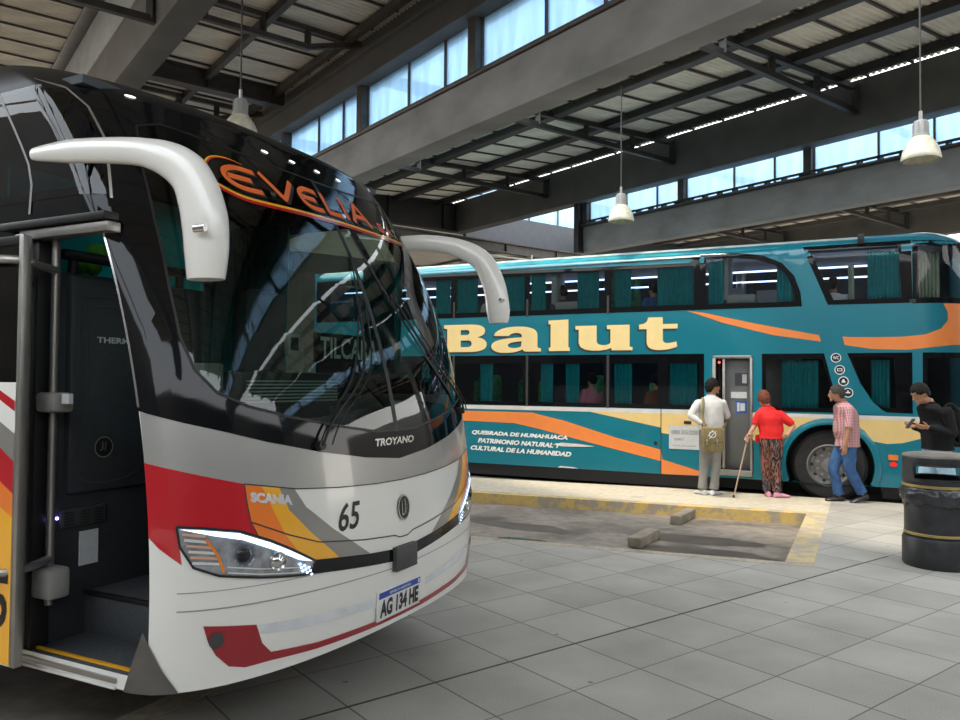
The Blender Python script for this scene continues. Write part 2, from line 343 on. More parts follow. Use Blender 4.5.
def spline(pts, n=6):
    P = [Vector(p) for p in pts]; out = []
    for i in range(len(P)-1):
        a, b, c, d = P[max(i-1, 0)], P[i], P[i+1], P[min(i+2, len(P)-1)]
        for k in range(n):
            t = k/n; out.append(.5*((2*b)+(c-a)*t+(2*a-5*b+4*c-d)*t*t+(3*b-a-3*c+d)*t**3))
    out.append(P[-1]); return out
def interp(x, tab):
    if x <= tab[0][0]: return tab[0][1]
    for (a, b), (c, d) in zip(tab, tab[1:]):
        if x <= c: return b+(d-b)*(x-a)/(c-a)
    return tab[-1][1]
def inside(x, y, poly):
    r = False; n = len(poly)
    for i in range(n):
        a, b = poly[i], poly[(i+1) % n]
        if (a[1] > y) != (b[1] > y) and x < (b[0]-a[0])*(y-a[1])/(b[1]-a[1])+a[0]: r = not r
    return r
def wrap_bm(loops, surf, off=.002, grid=.06, bm=None):
    """fill 2-D loops (even-odd) and lay the sheet on surf(u, v, off)"""
    t = bmesh.new(); strips = [lp for lp in loops if isinstance(lp, Strip)]; loops = [lp for lp in loops if not isinstance(lp, Strip)]
    for st in strips:
        pv = None
        for (ax_, ay_), (bx_, by_) in st.pairs:
            c2 = (t.verts.new((ax_, ay_, 0)), t.verts.new((bx_, by_, 0)))
            if pv: t.faces.new((pv[0], pv[1], c2[1], c2[0]))
            pv = c2
    flat = [t.verts.new((x, y, 0)) for lp in loops for x, y in lp]
    for tri in (tessellate_polygon([[Vector((x, y, 0)) for x, y in lp] for lp in loops]) if loops else []):
        try: t.faces.new([flat[k] for k in tri])
        except ValueError: pass
    if grid:
        for ax in (0, 1):
            lo = min(v.co[ax] for v in t.verts); hi = max(v.co[ax] for v in t.verts)
            k = math.floor(lo/grid)+1
            while k*grid < hi:
                co = Vector((0, 0, 0)); co[ax] = k*grid; no = Vector((0, 0, 0)); no[ax] = 1
                bmesh.ops.bisect_plane(t, geom=t.verts[:]+t.edges[:]+t.faces[:], plane_co=co, plane_no=no); k += 1
    t.normal_update(); bmesh.ops.reverse_faces(t, faces=[f for f in t.faces if f.normal.z < 0])
    f0 = max(t.faces, key=lambda f: f.calc_area()); cu = f0.calc_center_median(); outw = surf(cu.x, cu.y, off+.05)-surf(cu.x, cu.y, off)
    for v in t.verts: v.co = surf(v.co.x, v.co.y, off)
    f0.normal_update()
    if f0.normal.dot(outw) < 0: bmesh.ops.reverse_faces(t, faces=t.faces[:])
    if bm is None: return t
    me = bpy.data.meshes.new('tmp'); t.to_mesh(me); t.free(); bm.from_mesh(me); bpy.data.meshes.remove(me)
    return bm
class Strip(list): pass
def stroke(pts, wd, closed=False):
    """2-D polyline to outline polygon"""
    P = [Vector((x, y)) for x, y in pts]; L_, R_ = [], []
    ws = wd if isinstance(wd, (list, tuple)) else [wd]*len(P)
    for i, p in enumerate(P):
        d = (P[min(i+1, len(P)-1)]-P[max(i-1, 0)]).normalized(); nrm = Vector((-d.y, d.x))
        L_.append(tuple(p+nrm*ws[i]/2)); R_.append(tuple(p-nrm*ws[i]/2))
    o = Strip(L_+R_[::-1]); o.pairs = list(zip(L_, R_)); return o
_fc = {}
def text_tris(txt, bold=0, space=1.0):
    """built-in font outline as triangles in em units"""
    key = (txt, bold, space)
    if key not in _fc:
        cu = bpy.data.curves.new('t', 'FONT'); cu.body = txt; cu.size = 1; cu.offset = bold; cu.space_character = space; cu.resolution_u = 3
        o = bpy.data.objects.new('t', cu); C.objects.link(o); dg = bpy.context.evaluated_depsgraph_get(); me = bpy.data.meshes.new_from_object(o.evaluated_get(dg))
        bpy.data.objects.remove(o); bpy.data.curves.remove(cu)
        xs = [v.co.x for v in me.vertices]; ys = [v.co.y for v in me.vertices]
        _fc[key] = ([(v.co.x-min(xs), v.co.y-min(ys)) for v in me.vertices], [tuple(p.vertices) for p in me.polygons], max(xs)-min(xs), max(ys)-min(ys))
        bpy.data.meshes.remove(me)
    return _fc[key]
def text_bm(txt, surf, x0, x1, z0, z1, off=.003, bold=.02, shear=0, space=1.0, bm=None, sgn=1, zfun=None):
    """text between x0..x1 (reading direction) and z0..z1 on surf"""
    vs, fs, wd, ht = text_tris(txt, bold, space); b = bm or BM(); vv = []
    for x, y in vs:
        u = x/wd; v = y/ht; X = x0+(x1-x0)*u+shear*v; zz = z0+(z1-z0)*v
        if zfun: zz += zfun(u)
        vv.append(b.verts.new(surf(X, zz, off)))
    for f in fs:
        try: b.faces.new([vv[i] for i in f])
        except ValueError: pass
    return b
VS = [1.0]
def fuse(bm, vox=.012, smooth_it=4, fac=.5):
    vox *= VS[0]
    me = bpy.data.meshes.new('f'); bm.to_mesh(me); bm.free(); o = bpy.data.objects.new('f', me); C.objects.link(o)
    r = o.modifiers.new('r', 'REMESH'); r.mode = 'VOXEL'; r.voxel_size = vox
    s = o.modifiers.new('s', 'SMOOTH'); s.iterations = smooth_it; s.factor = fac
    dg = bpy.context.evaluated_depsgraph_get(); out = bpy.data.meshes.new_from_object(o.evaluated_get(dg))
    bpy.data.objects.remove(o); bpy.data.meshes.remove(me); return out
# ============================================================ GROUND
def slab(name, poly, z0, z1, m): 
    b = BM(); prism(b, poly, z0, z1, lambda u, v, d: Vp(u, v, d)); return struct(name, b, m, smooth=0)
near_w = lambda l: 7.94-.103*(l-.68)
far_w = lambda l: 10.98-.088*(l-.68)
slab('ground_road', [(-40, -40), (60, -40), (60, 60), (-40, 60)], -.40, -.152, 'yard')
slab('bay_floor', [(.60, near_w(.6)-.05), (16, near_w(16)-.05), (16, far_w(16)+.1), (.60, far_w(.6)+.1)], -.16, -.148, 'pit')
slab('bay_floor', [(3.30, -6), (16, -6), (16, 5.25), (3.30, 5.25)], -.16, -.149, 'pit')
slab('bay_floor', [(-16, 12.5), (16, 12.5), (16, 17), (-16, 17)], -.16, -.055, 'road')
KW = .13
slab('floor', [(-16, -8), (3.18, -8), (3.18, 5.42), (16, 5.42), (16, near_w(16)-KW), (.43, near_w(.43)-KW), (.43, 12.62), (-16, 12.62)], -.15, 0, 'tiles')
slab('kerb_strip', [(3.18, -8), (3.35, -8), (3.35, 5.25), (16, 5.25), (16, 5.42), (3.18, 5.42)], -.15, .002, 'kerb')
slab('kerb_strip', [(.43, near_w(.43)-KW), (16, near_w(16)-KW), (16, near_w(16)), (.43, near_w(.43))], -.15, .002, 'kerb')
slab('kerb_strip', [(.43, near_w(.43)), (.68, near_w(.68)), (.68, far_w(.68)), (.43, far_w(.43)+.2)], -.15, .003, 'faded_kerb')
slab('kerb_strip', [(.68, far_w(.68)), (6.6, far_w(6.6)), (6.8, far_w(6.6)+.2), (.43, far_w(.43)+.2)], -.15, .003, 'yellow_kerb')
slab('platform_strip', [(.43, far_w(.43)+.2), (6.8, far_w(6.6)+.2), (7.0, 11.2), (6.95, 11.8), (6.7, 12.08), (6.3, 12.2), (2.98, 12.58), (.43, 12.62)], -.15, .001, 'slab')
def blot(name, c, ra, rb, m, z, sd_, n=44):
    b = BM(); vs = []
    for k in range(n):
        a = 2*math.pi*k/n; f = 1+.32*noise.noise(Vector((math.cos(a)*1.8+sd_, math.sin(a)*1.8, sd_)))+.12*noise.noise(Vector((math.cos(a)*6, math.sin(a)*6, sd_)))
        vs.append(b.verts.new(Vp(c[0]+ra*f*math.cos(a), c[1]+rb*f*math.sin(a), z)))
    b.faces.new(vs); return struct(name, b, m, smooth=0)
blot('damp_patch', (1.75, 9.35), .8, .26, 'damp', -.1465, 3.1); blot('damp_patch', (3.9, 9.1), .7, .22, 'damp', -.1466, 5.3); blot('damp_patch', (1.55, 8.55), .75, .33, 'damp', -.1464, 7.7)
blot('puddle', (1.35, 8.35), .55, .20, 'puddle', -.1455, 1.3); blot('puddle', (3.6, 8.35), .30, .10, 'puddle', -.1456, 9.1)
b = BM(); box(b, (3.632, 1.0, 0), (3.648, 7.9, .0016), Bd); struct('floor_joint', b, 'seam', smooth=0)
# ============================================================ ROOF STRUCTURE
def bbox(name, q0, q1, p0, p1, z0, z1, m):
    b = BM(); box(b, (q0, p0, z0), (q1, p1, z1), Bd, bev=.012); return struct(name, b, m, smooth=30)
def ibeam(name, q0, q1, p0, p1, z0, z1, m, fl=.05):
    """beam along q with projecting flanges"""
    b = BM(); pm = (p0+p1)/2
    box(b, (q0, p0+fl*.5, z0+.03), (q1, p1-fl*.5, z1-.03), Bd); box(b, (q0, p0-fl, z0), (q1, p1+fl, z0+.035), Bd); box(b, (q0, p0-fl, z1-.035), (q1, p1+fl, z1), Bd)
    return struct(name, b, m, smooth=0)
def girder(name, q, p0, p1, z0, z1, m, hw=.12):
    b = BM(); box(b, (q-.02, p0, z0+.03), (q+.02, p1, z1-.03), Bd)
    box(b, (q-hw, p0, z0), (q+hw, p1, z0+.035), Bd); box(b, (q-hw, p0, z1-.035), (q+hw, p1, z1), Bd)
    k = p0+1.2
    while k < p1: box(b, (q-hw*.8, k, z0), (q+hw*.8, k+.02, z1), Bd); k += 1.9
    return struct(name, b, m, smooth=0)
def ribbed(name, q0, q1, p0, p1, za, zb, m, per=.105, amp=.016):
    b = BM(); n = int((q1-q0)/per)*4; prev = None
    for i in range(n+1):
        q = q0+(q1-q0)*i/n; h = amp*(1 if i % 4 in (1, 2) else -1)
        r = [b.verts.new(Bd(q, p0, za+h)), b.verts.new(Bd(q, p1, zb+h))]
        if prev: b.faces.new((prev[0], prev[1], r[1], r[0]))
        prev = r
    # upper skin gives the sheet its thickness
    vs = [b.verts.new(Bd(q, p, z)) for q, p, z in ((q0, p0, za+.05), (q1, p0, za+.05), (q1, p1, zb+.05), (q0, p1, zb+.05))]; b.faces.new(vs)
    return struct(name, b, m, smooth=0, recalc=False)
def seams(name, q0, q1, p0, p1, za, zb, m='seam', step=.74, hw=.018, dz=.03):
    b = BM(); q = q0
    while q < q1:
        vs = []
        for dq in (-hw, hw):
            for p, z in ((p0, za), (p1, zb)):
                for d in (-.02, -.02-dz): vs.append(b.verts.new(Bd(q+dq, p, z+d)))
        for f in ((0, 1, 3, 2), (4, 6, 7, 5), (0, 4, 5, 1), (2, 3, 7, 6), (0, 2, 6, 4), (1, 5, 7, 3)): b.faces.new([vs[i] for i in f])
        q += step
    return struct(name, b, m, smooth=0)
Q0, Q1 = -7.0, 30.0
# ceiling sheets
ribbed('ceiling', Q0, Q1, -4.0, 2.8, 8.05, 8.05, 'sheet'); seams('ceiling_seams', Q0, Q1, -4, 2.8, 8.04, 8.04); ribbed('ceiling', Q0, Q1, -9.0, -8.7, 8.05, 8.05, 'sheet')
ribbed('ceiling', Q0, Q1, 3.1, 6.0, 7.12, 7.12, 'sheet'); seams('ceiling_seams', Q0+.3, Q1, 3.1, 5.8, 7.12, 7.12)
for dp, qe, ps in ((0, Q1, 9.5), (11.3, Q1, 19.2)):
    pe = 13.595+dp; ribbed('ceiling', Q0, qe, ps, pe, 7.14-.0626*(pe-ps), 7.14, 'sheet'); seams('ceiling_seams', Q0+.2, qe, ps, pe-.05, 7.14-.0626*(pe-ps), 7.14, hw=.022)
    for p, hw_ in ((10.05, .09), (11.5, .10), (12.95, .05)):
        zr = 7.14+.0626*(p-13.46); b = BM(); box(b, (Q0, p+dp-hw_, zr-.17), (qe, p+dp+hw_, zr-.03), Bd); struct('purlin', b, 'steel_b' if dp else 'steel_d', smooth=0)
for p in (4.35, 5.6):
    b = BM(); box(b, (Q0, p-.05, 6.96), (Q1, p+.05, 7.08), Bd); struct('purlin', b, 'steel_b', smooth=0)
b = BM(); box(b, (Q0, 1.2, 7.88), (Q1, 1.3, 8.02), Bd); struct('purlin', b, 'steel_b', smooth=0)
# long beams and the glazed strips between them
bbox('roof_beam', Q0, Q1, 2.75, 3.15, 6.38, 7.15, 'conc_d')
bbox('upstand_panel', Q0, Q1, 2.72, 2.8, 7.15, 8.05, 'conc'); bbox('flange', Q0, Q1, 2.5, 2.72, 7.93, 7.98, 'steel_b')
bbox('roof_beam', Q0, Q1, 5.9, 6.25, 4.98, 5.60, 'conc'); bbox('sill_flange', Q0, Q1, 5.86, 6.05, 5.60, 5.66, 'steel_b')
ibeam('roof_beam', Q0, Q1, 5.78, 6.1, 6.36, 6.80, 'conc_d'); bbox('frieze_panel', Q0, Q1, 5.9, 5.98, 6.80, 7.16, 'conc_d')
for dp in (0, 11.3):
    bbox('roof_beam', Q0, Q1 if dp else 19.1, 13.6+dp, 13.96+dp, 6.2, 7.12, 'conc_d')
ribbed('ceiling', 19.3, Q1, 13.9, 24.9, 6.9, 6.9, 'sheet'); ribbed('ceiling', 19.2, Q1, 6.2, 13.9, 6.9, 6.9, 'sheet')
bbox('roof_beam', Q0, 14.0, 13.9, 14.25, 4.98, 5.62, 'conc'); bbox('sill_flange', Q0, 14.0, 13.78, 14.05, 5.62, 5.66, 'steel_b')
b = BM(); box(b, (Q0, 13.8, 5.70), (14, 13.84, 5.74), Bd)
q = -6.5
while q < 14: box(b, (q, 13.8, 5.64), (q+.05, 13.95, 5.74), Bd); q += .37
struct('gutter_rail', b, 'steel_d', smooth=0)
for (pp, z0, z1, qm) in ((5.98, 5.66, 6.38, Q1), (14.0, 5.66, 6.3, 14.0)):
    col = 7.85-2.97*5
    k = 0
    while col < qm:
        b = BM(); box(b, (col-.08, pp-.14, z0-.02), (col+.08, pp+.06, z1), Bd, bev=.01); struct('glazing_post', b, 'steel_b', smooth=0)
        e = [col+.08, col+.75, col+1.68, col+2.89]
        for j in range(3):
            if e[j] < qm-.5:
                b = BM(); box(b, (e[j]+.015, pp, z0), (min(e[j+1], qm)-.015, pp+.012, z1), Bd); struct('window_%d' % (k*3+j+1), b, 'frost', smooth=0)
                b = BM(); box(b, (e[j+1]-.014, pp-.03, z0), (e[j+1]+.014, pp+.03, z1), Bd); struct('glazing_bar', b, 'steel_b', smooth=0)
        col += 2.97; k += 1
# cross girders
girder('cross_girder', 13.65, 3.15, 5.8, 6.78, 7.12, 'steel_b')
girder('cross_girder', 19.0, 6.2, 13.6, 6.2, 7.05, 'steel_d')
b = BM(); box(b, (18.95, 13.96, 6.12), (19.1, 24.9, 6.95), Bd); struct('lit_girder_plate', b, 'girder_lit', smooth=0)  # the black girder carried on, with its lit blue-grey tone painted in
p = 14.0; k = 41
while p < 24:
    b = BM(); box(b, (19.0, p+.03, 6.95), (19.012, p+1.25, 7.8), Bd); struct('window_%d' % k, b, 'frost', smooth=0)
    b = BM(); box(b, (18.98, p-.03, 6.95), (19.06, p+.03, 7.8), Bd); struct('glazing_bar', b, 'steel_b', smooth=0); p += 1.28; k += 1
b = BM(); box(b, (13.86, 13.72, 4.96), (14.02, 13.92, 6.3), Bd); struct('corner_post', b, 'steel_d', smooth=0)
girder('cross_girder', 16.5, 8.5, 20, 5.24, 5.53, 'steel_b', .10)
for z in (5.0,):
    b = BM(); box(b, (16.3, 8.5, 5.08), (16.36, 20, 5.13), Bd)
    p = 8.6
    while p < 20: box(b, (16.3, p, 5.08), (16.5, p+.05, 5.26), Bd); p += 1.9
    struct('cable_tray', b, 'soffit_lit', smooth=0)  # brightness from below is painted into this tone
girder('cross_girder', 22.0, 8.5, 24, 5.0, 5.6, 'steel_b'); bbox('sky_screen_left', 30, 30.3, 4, 33, -.15, 7.4, 'wall')  # made-up wall, added to block bright sky on the left
# ladder trusses
def ladder(q, p0, p1, zb, ztl, ztr, posts, m, kink=None, th=.085):
    b = BM(); h = th/2
    def bar(pa, za, pb, zb_):
        tube(b, [Bd(q, pa, za), Bd(q, pb, zb_)], h*1.6, seg=4, upv=(Z+QB).normalized())
    if kink: bar(p0, zb, kink, zb); bar(kink, zb, p1, ztr)
    else: bar(p0, zb, p1, zb)
    bar(p0, ztl, p1, ztr)
    for p in posts:
        zt = ztl+(ztr-ztl)*(p-p0)/(p1-p0); bar(p, zb, p, zt)
    return struct('roof_truss', b, m, smooth=0)
for q in (2.7, 6.75, 10.8, 14.88):
    ladder(q, 6.25, 13.58, 6.53, 6.60, 6.96, (8.4, 9.62, 10.9, 12.25, 13.52), 'steel_d')
    ladder(q, 14.25, 24.88, 6.53, 6.50, 6.96, (16.4, 18.5, 21.0, 22.3, 23.6, 24.8), 'steel_d')
    ladder(q, 3.15, 5.85, 6.74, 7.02, 7.02, (3.4, 4.25, 4.95), 'steel_b', kink=4.95, th=.07)
    if q < 14: ladder(q, -8, 2.75, 6.5, 7.1, 7.1, (-6, -4.5, -3, -1.5, 0, 1.5, 2.7), 'steel_d')
# the station hall behind the viewer and its right end wall
bbox('wall_back', Q0, Q1, -9.3, -9.0, -.15, 7.2, 'wall'); bbox('wall_right', Q0-.3, Q0, -9.3, 22, -.15, 5.5, 'wall'); bbox('sky_screen_far', Q0, Q1, 33, 33.3, -.15, 6.2, 'wall')  # far wall is unseen, added to shut out bright sky
# column at the right edge and a row of columns carrying the beams
for (X, Y) in ((6.77, 10.5),):
    b = BM(); lathe(b, [(.17, 0), (.17, 6.2)], (X, Y, 0), 24, close=True); struct('column', b, 'conc')
for q in (23.0, -6.0):
    for p in (6.07, 14.07):
        b = BM(); box(b, (q-.15, p-.15, -.15), (q+.15, p+.15, 5.0), Bd); struct('column', b, 'conc', smooth=0)
# ============================================================ LAMPS
def lamp():
    t = thing('pendant_lamp', 'x', 'lamp', (0, 0, 0))
    b = BM(); lathe(b, [(.215, 0), (.222, .02), (.215, .05), (.20, .12), (.165, .20), (.12, .26), (.095, .285), (.09, .285), (.115, .25), (.158, .19), (.19, .12), (.205, .05), (.208, .02)], (0, 0, 0), 40); obj('lamp_shade', b, 'lamp_a', t)
    b = BM(); lathe(b, [(.0, .25), (.098, .27), (.098, .30), (.09, .31), (.082, .46), (.07, .48), (.02, .485), (0, .485)], (0, 0, 0), 28)
    for k in range(8):
        a = k*math.pi/4; box(b, (-.004, .084, .32), (.004, .094, .45), lambda x, y, z: Vector((x*math.cos(a)-y*math.sin(a), x*math.sin(a)+y*math.cos(a), z)))
    obj('lamp_cap', b, 'lamp_g', t)
    b = BM(); tube(b, [(0, 0, .48), (0, 0, .60)], .022, 10); obj('hanger', b, 'alu', t)
    b = BM(); tube(b, [(0, 0, .58), (0, 0, 2.35)], .011, 8); obj('rod', b, 'steel_b', t)
    b = BM(); ball(b, (0, 0, .13), .06, 2, (1, 1, 1.4)); obj('bulb', b, 'white_s', t)
    return t
lp = lamp()
for i, (q, p, z, lb) in enumerate(((4.14, 9.9, 4.42, 'largest pendant lamp with dusty bell shade, hanging near the right column'),
                                   (8.97, 9.9, 4.44, 'small bell-shaded pendant lamp hanging above the rear half of the teal bus'),
                                   (9.12, 3.32, 4.60, 'grey-capped pendant lamp on a long rod behind the roof of the white and black coach'))):
    o = lp if i == 0 else copy_tree(lp); o.location = Bd(q, p, z); o['label'] = lb; o['group'] = 'pendant lamps under the station roof'
# ============================================================ CONCRETE WHEEL STOPS
def block(a, b_, hgt, wd, lb):
    a = Vector(a); b_ = Vector(b_); d = (b_-a).normalized(); s = Vector((-d.y, d.x, 0)); L = (b_-a).length; b = BM()
    T = lambda x, y, z: a+d*x+s*y+Z*z
    box(b, (0, -wd/2, 0), (L, wd/2, hgt), T, bev=.012)
    bmesh.ops.subdivide_edges(b, edges=b.edges[:], cuts=2, use_grid_fill=True)
    for v in b.verts: v.co += noise.noise_vector(v.co*9)*.006
    obj('concrete_block', b, 'block_c', label=lb, cat='block', group='loose concrete wheel stops in the empty bay')
block((2.55, 10.08, -.147), (3.05, 10.92, -.147), .12, .14, 'concrete block near the far yellow kerb of the empty bay')
block((1.73, 8.66, -.147), (2.07, 9.22, -.147), .12, .16, 'brown-grey concrete block against the near kerb of the empty bay')
# ============================================================ WHITE AND BLACK COACH
K1 = 3.61/3.52
ROW1 = [(0.22, 2.3047999999999997), (0.36, 2.2668), (0.5, 2.2548), (0.625, 2.2489), (0.75, 2.2469), (0.875, 2.2489), (1.0, 2.2549), (1.125, 2.2648), (1.25, 2.2789), (1.375, 2.2972), (1.5, 2.3199), (1.625, 2.3471), (1.75, 2.3789), (1.875, 2.4157), (2.0, 2.4575), (2.125, 2.5046), (2.25, 2.5574), (2.375, 2.6161), (2.5, 2.681), (2.625, 2.7524), (2.75, 2.8307), (2.875, 2.9163), (3.0, 3.0096)]+[(3.1, 3.10), (3.2, 3.29), (3.3, 3.53), (3.4, 3.80), (3.5, 4.12), (3.56, 4.5), (3.6, 5.1)]
HW1 = [(.2, 1.3), (.4, 1.355), (1.3, 1.36), (1.9, 1.355), (2.4, 1.34), (2.8, 1.32), (3.0, 1.31), (3.15, 1.28), (3.27, 1.20), (3.38, 1.07), (3.48, .87), (3.55, .6), (3.6, .3)]
def smooth_tab(tab, n=5):
    """densify with monotone-ish spline so that highlights flow"""
    P = spline([(a, b, 0) for a, b in tab], n); return [(p.x, p.y) for p in P]
ROW1 = smooth_tab(ROW1); HW1 = smooth_tab(HW1)
N1, D1, WC1 = 2.4, .5, 3.61
_us = [math.sin(math.pi/2*i/600) for i in range(601)]; _ts = [D1*(1-max(0, 1-u**N1)**(1/N1)) for u in _us]; _ss = [0]
for i in range(600): _ss.append(_ss[-1]+math.hypot((_us[i+1]-_us[i])*1.36, _ts[i+1]-_ts[i]))
import bisect
def lk(a, tab):
    i = min(max(bisect.bisect_right(_ss, a)-1, 0), 599); f = min(1, (a-_ss[i])/max(_ss[i+1]-_ss[i], 1e-9)); return tab[i]+(tab[i+1]-tab[i])*f
A0, A1, LJ = 1.46, 2.20, 3.45
def s1raw(s, z):
    a = abs(s); sg = 1 if s >= 0 else -1
    u = lk(a, _us) if a < _ss[-1] else 1.0
    c = interp(z, ROW1)
    if a <= A0: l = c+lk(a, _ts)
    else:
        le = c+lk(A0, _ts)
        if z > 3.0: le2 = le
        l = le*(1-(a-A0)/(A1-A0))+max(LJ, le+.3)*(a-A0)/(A1-A0) if a < A1 else max(LJ, le+.3)+(a-A1)
    return Vp(l, WC1+interp(z, HW1)*u*sg, z)
def surf1(s, z, off=0):
    p = s1raw(s, z)
    if off:
        e = .01; n = (s1raw(s+e, z)-s1raw(s-e, z)).cross(s1raw(s, z+e)-s1raw(s, z-e))
        if n.length > 1e-12: p = p+n.normalized()*off*(-1 if n.dot(p-Vp(6, WC1, 1.8)) < 0 else 1)
    return p
def mir(half): return half+[(-x, y) for x, y in half[::-1] if abs(x) > 1e-6]
clear_h = [(0, 1.43), (-.195, 1.43), (-.5, 1.475), (-.78, 1.525), (-1.0, 1.58), (-1.13, 1.64), (-1.21, 1.74), (-1.245, 1.88), (-1.245, 2.09), (-1.225, 2.41), (-1.19, 2.70), (-1.13, 2.90), (-1.0, 2.94), (-.7, 2.905), (-.35, 2.875), (0, 2.87)]
ws_clear = mir(clear_h)
belt_h = [(0, 1.275), (-.31, 1.305), (-.63, 1.356), (-.93, 1.42), (-1.12, 1.472), (-1.286, 1.514), (-1.431, 1.555), (-1.46, 1.565)]
def belt(s):
    a = -abs(s)
    if a < -1.46: return 1.565
    t = [(-x, y) for x, y in belt_h]; return interp(-a, t)
hole_ws = [(x*1.03, y+(.03 if y > 2.2 else -.03)) for x, y in ws_clear]
door_a0, door_a1, dz0, dz1 = A0, A1, .47, 2.40
sw_n = [(-1.365, 2.52), (-1.325, 2.79), (-1.31, 2.93), (-1.36, 3.03), (-1.47, 3.09), (-6.5, 3.09), (-6.5, 2.52)]
coach = thing('coach', 'white, red and black touring coach with open door and number 65, nearest the camera', 'bus', Vp(2.3, WC1, -.149), math.radians(-26.4))
xs = [-6.6+.1*i for i in range(44)]+[-2.2-.0, ]
gs = sorted(set([round(-6.6+.2*i, 3) for i in range(22)]+[-2.2]+[round(-2.2+.0616667*i, 4) for i in range(1, 13)]+[round(-1.46+.04*i, 3) for i in range(0, 74)]+[1.46]+[round(1.46+.0616667*i, 4) for i in range(1, 13)]+[2.2]+[round(2.2+.2*i, 3) for i in range(1, 23)]))
gz = sorted(set([.405, .47, 2.40, 2.52, 3.07]+[round(.44+.04*i, 3) for i in range(0, 68)]+[3.13, 3.16, 3.19, 3.22, 3.25, 3.28, 3.3, 3.32, 3.34, 3.36, 3.38, 3.4, 3.42, 3.44, 3.46, 3.48, 3.5, 3.52, 3.54, 3.56, 3.575, 3.595]))
farwin = [(1.58, 2.1, 1.72, 2.85), (2.2, 3.2, 1.65, 2.9), (3.3, 4.6, 1.65, 2.9), (4.7, 6.2, 1.65, 2.9)]
b = BM(); V_ = [[b.verts.new(s1raw(s, z)) for z in gz] for s in gs]
for i in range(len(gs)-1):
    for j in range(len(gz)-1):
        cs = (gs[i]+gs[i+1])/2; cz = (gz[j]+gz[j+1])/2
        if inside(cs, cz, hole_ws): continue
        if -door_a1 < cs < -door_a0 and dz0 < cz < dz1: continue
        if cs < -1.52 and 2.55 < cz < 3.05: continue
        if any(a < cs < c and d < cz < e for a, c, d, e in farwin): continue
        f = b.faces.new((V_[i][j], V_[i+1][j], V_[i+1][j+1], V_[i][j+1])); f.material_index = (3 if cz > 3.06 else 1) if cz > belt(cs)+.03 else 0
# roof lid and rear wall
top = [V_[i][-1] for i in range(len(gs))]
for i in range(len(gs)//2):
    j = len(gs)-2-i
    if j > i: 
        try: b.faces.new((top[i], top[i+1], top[j], top[j+1])).material_index = 3
        except ValueError: pass
bot = [V_[i][0] for i in range(len(gs))]
for i in range(len(gs)//2):
    j = len(gs)-2-i
    if j > i:
        try: b.faces.new((bot[i], bot[i+1], bot[j], bot[j+1])).material_index = 2
        except ValueError: pass
rear = [V_[0][j] for j in range(len(gz))]+[V_[-1][j] for j in range(len(gz)-1, -1, -1)]
b.faces.new(rear).material_index = 1
obj('body', b, ['white_p', 'black_p', 'black_pl', 'black_r'], coach, smooth=40)
def dec(name, loops, m, off=.002, grid=.06, parent=coach, **k):
    if not isinstance(loops[0], list): loops = [loops]
    return obj(name, wrap_bm(loops, surf1, off, grid), m, parent, recalc=False, smooth=60, **k)
# black surround of the windshield, with the belt line below
outer_h = belt_h+[(-1.455, 1.8), (-1.455, 2.38), (-1.40, 2.46), (-1.345, 2.79), (-1.32, 2.96), (-1.2, 3.08), (-.8, 3.06), (-.4, 3.03), (0, 3.02)]
fr = dec('windshield_surround', [mir(outer_h), ws_clear], 'black_p', .003)
wsg = dec('windshield', ws_clear, 'wind', .004)
b = BM()
for sgn in (1,):
    wrap_bm([stroke([(x, y) for x, y in ws_clear]+[ws_clear[0]], .012)], surf1, .006, .06, b)
obj('windshield_seal', b, 'black_pl', coach, recalc=False)
dec('centre_divider', stroke([(0, 1.42), (0, 2.2), (0, 2.88)], .035), 'black_pl', .006)
# front paint, left half measured and mirrored
def both(name, poly, m, off=.002, **k):
    for P_ in (poly, [(-x, y) for x, y in poly]): obj(name, wrap_bm([P_], surf1, off, .06), m, coach, recalc=False, smooth=60, **k)
top_l = [(-1.46, 1.35), (-1.35, 1.323), (-1.234, 1.292), (-1.059, 1.246), (-.797, 1.20), (-.526, 1.178), (-.25, 1.165), (0, 1.16)]
dec('silver_band', mir([(0, 1.275), (-.31, 1.305), (-.63, 1.356), (-.93, 1.42), (-1.12, 1.472), (-1.286, 1.514), (-1.455, 1.56)][::1]+top_l), 'silver_p', .0015)
both('red_panel', [(-1.46, 1.35), (-1.35, 1.323), (-1.234, 1.292), (-1.059, 1.246), (-1.039, 1.081), (-1.0, 1.0), (-1.1, 1.045), (-1.346, 1.08), (-1.33, .93), (-1.418, 1.0), (-1.46, 1.045)], 'red_p', .002)
both('orange_stripe', [(-1.059, 1.246), (-.977, 1.228), (-.924, 1.111), (-.868, 1.002), (-.794, .909), (-.86, .94), (-1.0, 1.0), (-1.039, 1.081)], 'orange_p', .002)
both('amber_stripe', [(-.977, 1.228), (-.889, 1.213), (-.844, 1.11), (-.724, .992), (-.544, .846), (-.70, .86), (-.794, .909), (-.868, 1.002), (-.924, 1.111)], 'amber_p', .002)
both('grey_stripe', [(-.889, 1.213), (-.808, 1.201), (-.747, 1.112), (-.58, .986), (-.313, .822), (-.544, .846), (-.724, .992), (-.844, 1.11)], 'grey_p', .002)
dec('black_band', mir([(0, .798), (-.116, .805), (-.305, .82), (-.544, .846), (-.702, .863), (-.744, .804), (-.533, .781), (-.3, .757), (-.116, .74), (0, .736)]), 'black_p', .004)
b = BM()
wrap_bm([stroke([(-1.039, 1.081), (-.85, 1.0), (-.675, .94), (-.351, .897), (-.09, .874), (-.04, .856), (.04, .856), (.09, .874), (.351, .897), (.675, .94), (.85, 1.0), (1.039, 1.081)], .006)], surf1, .0035, .06, b)
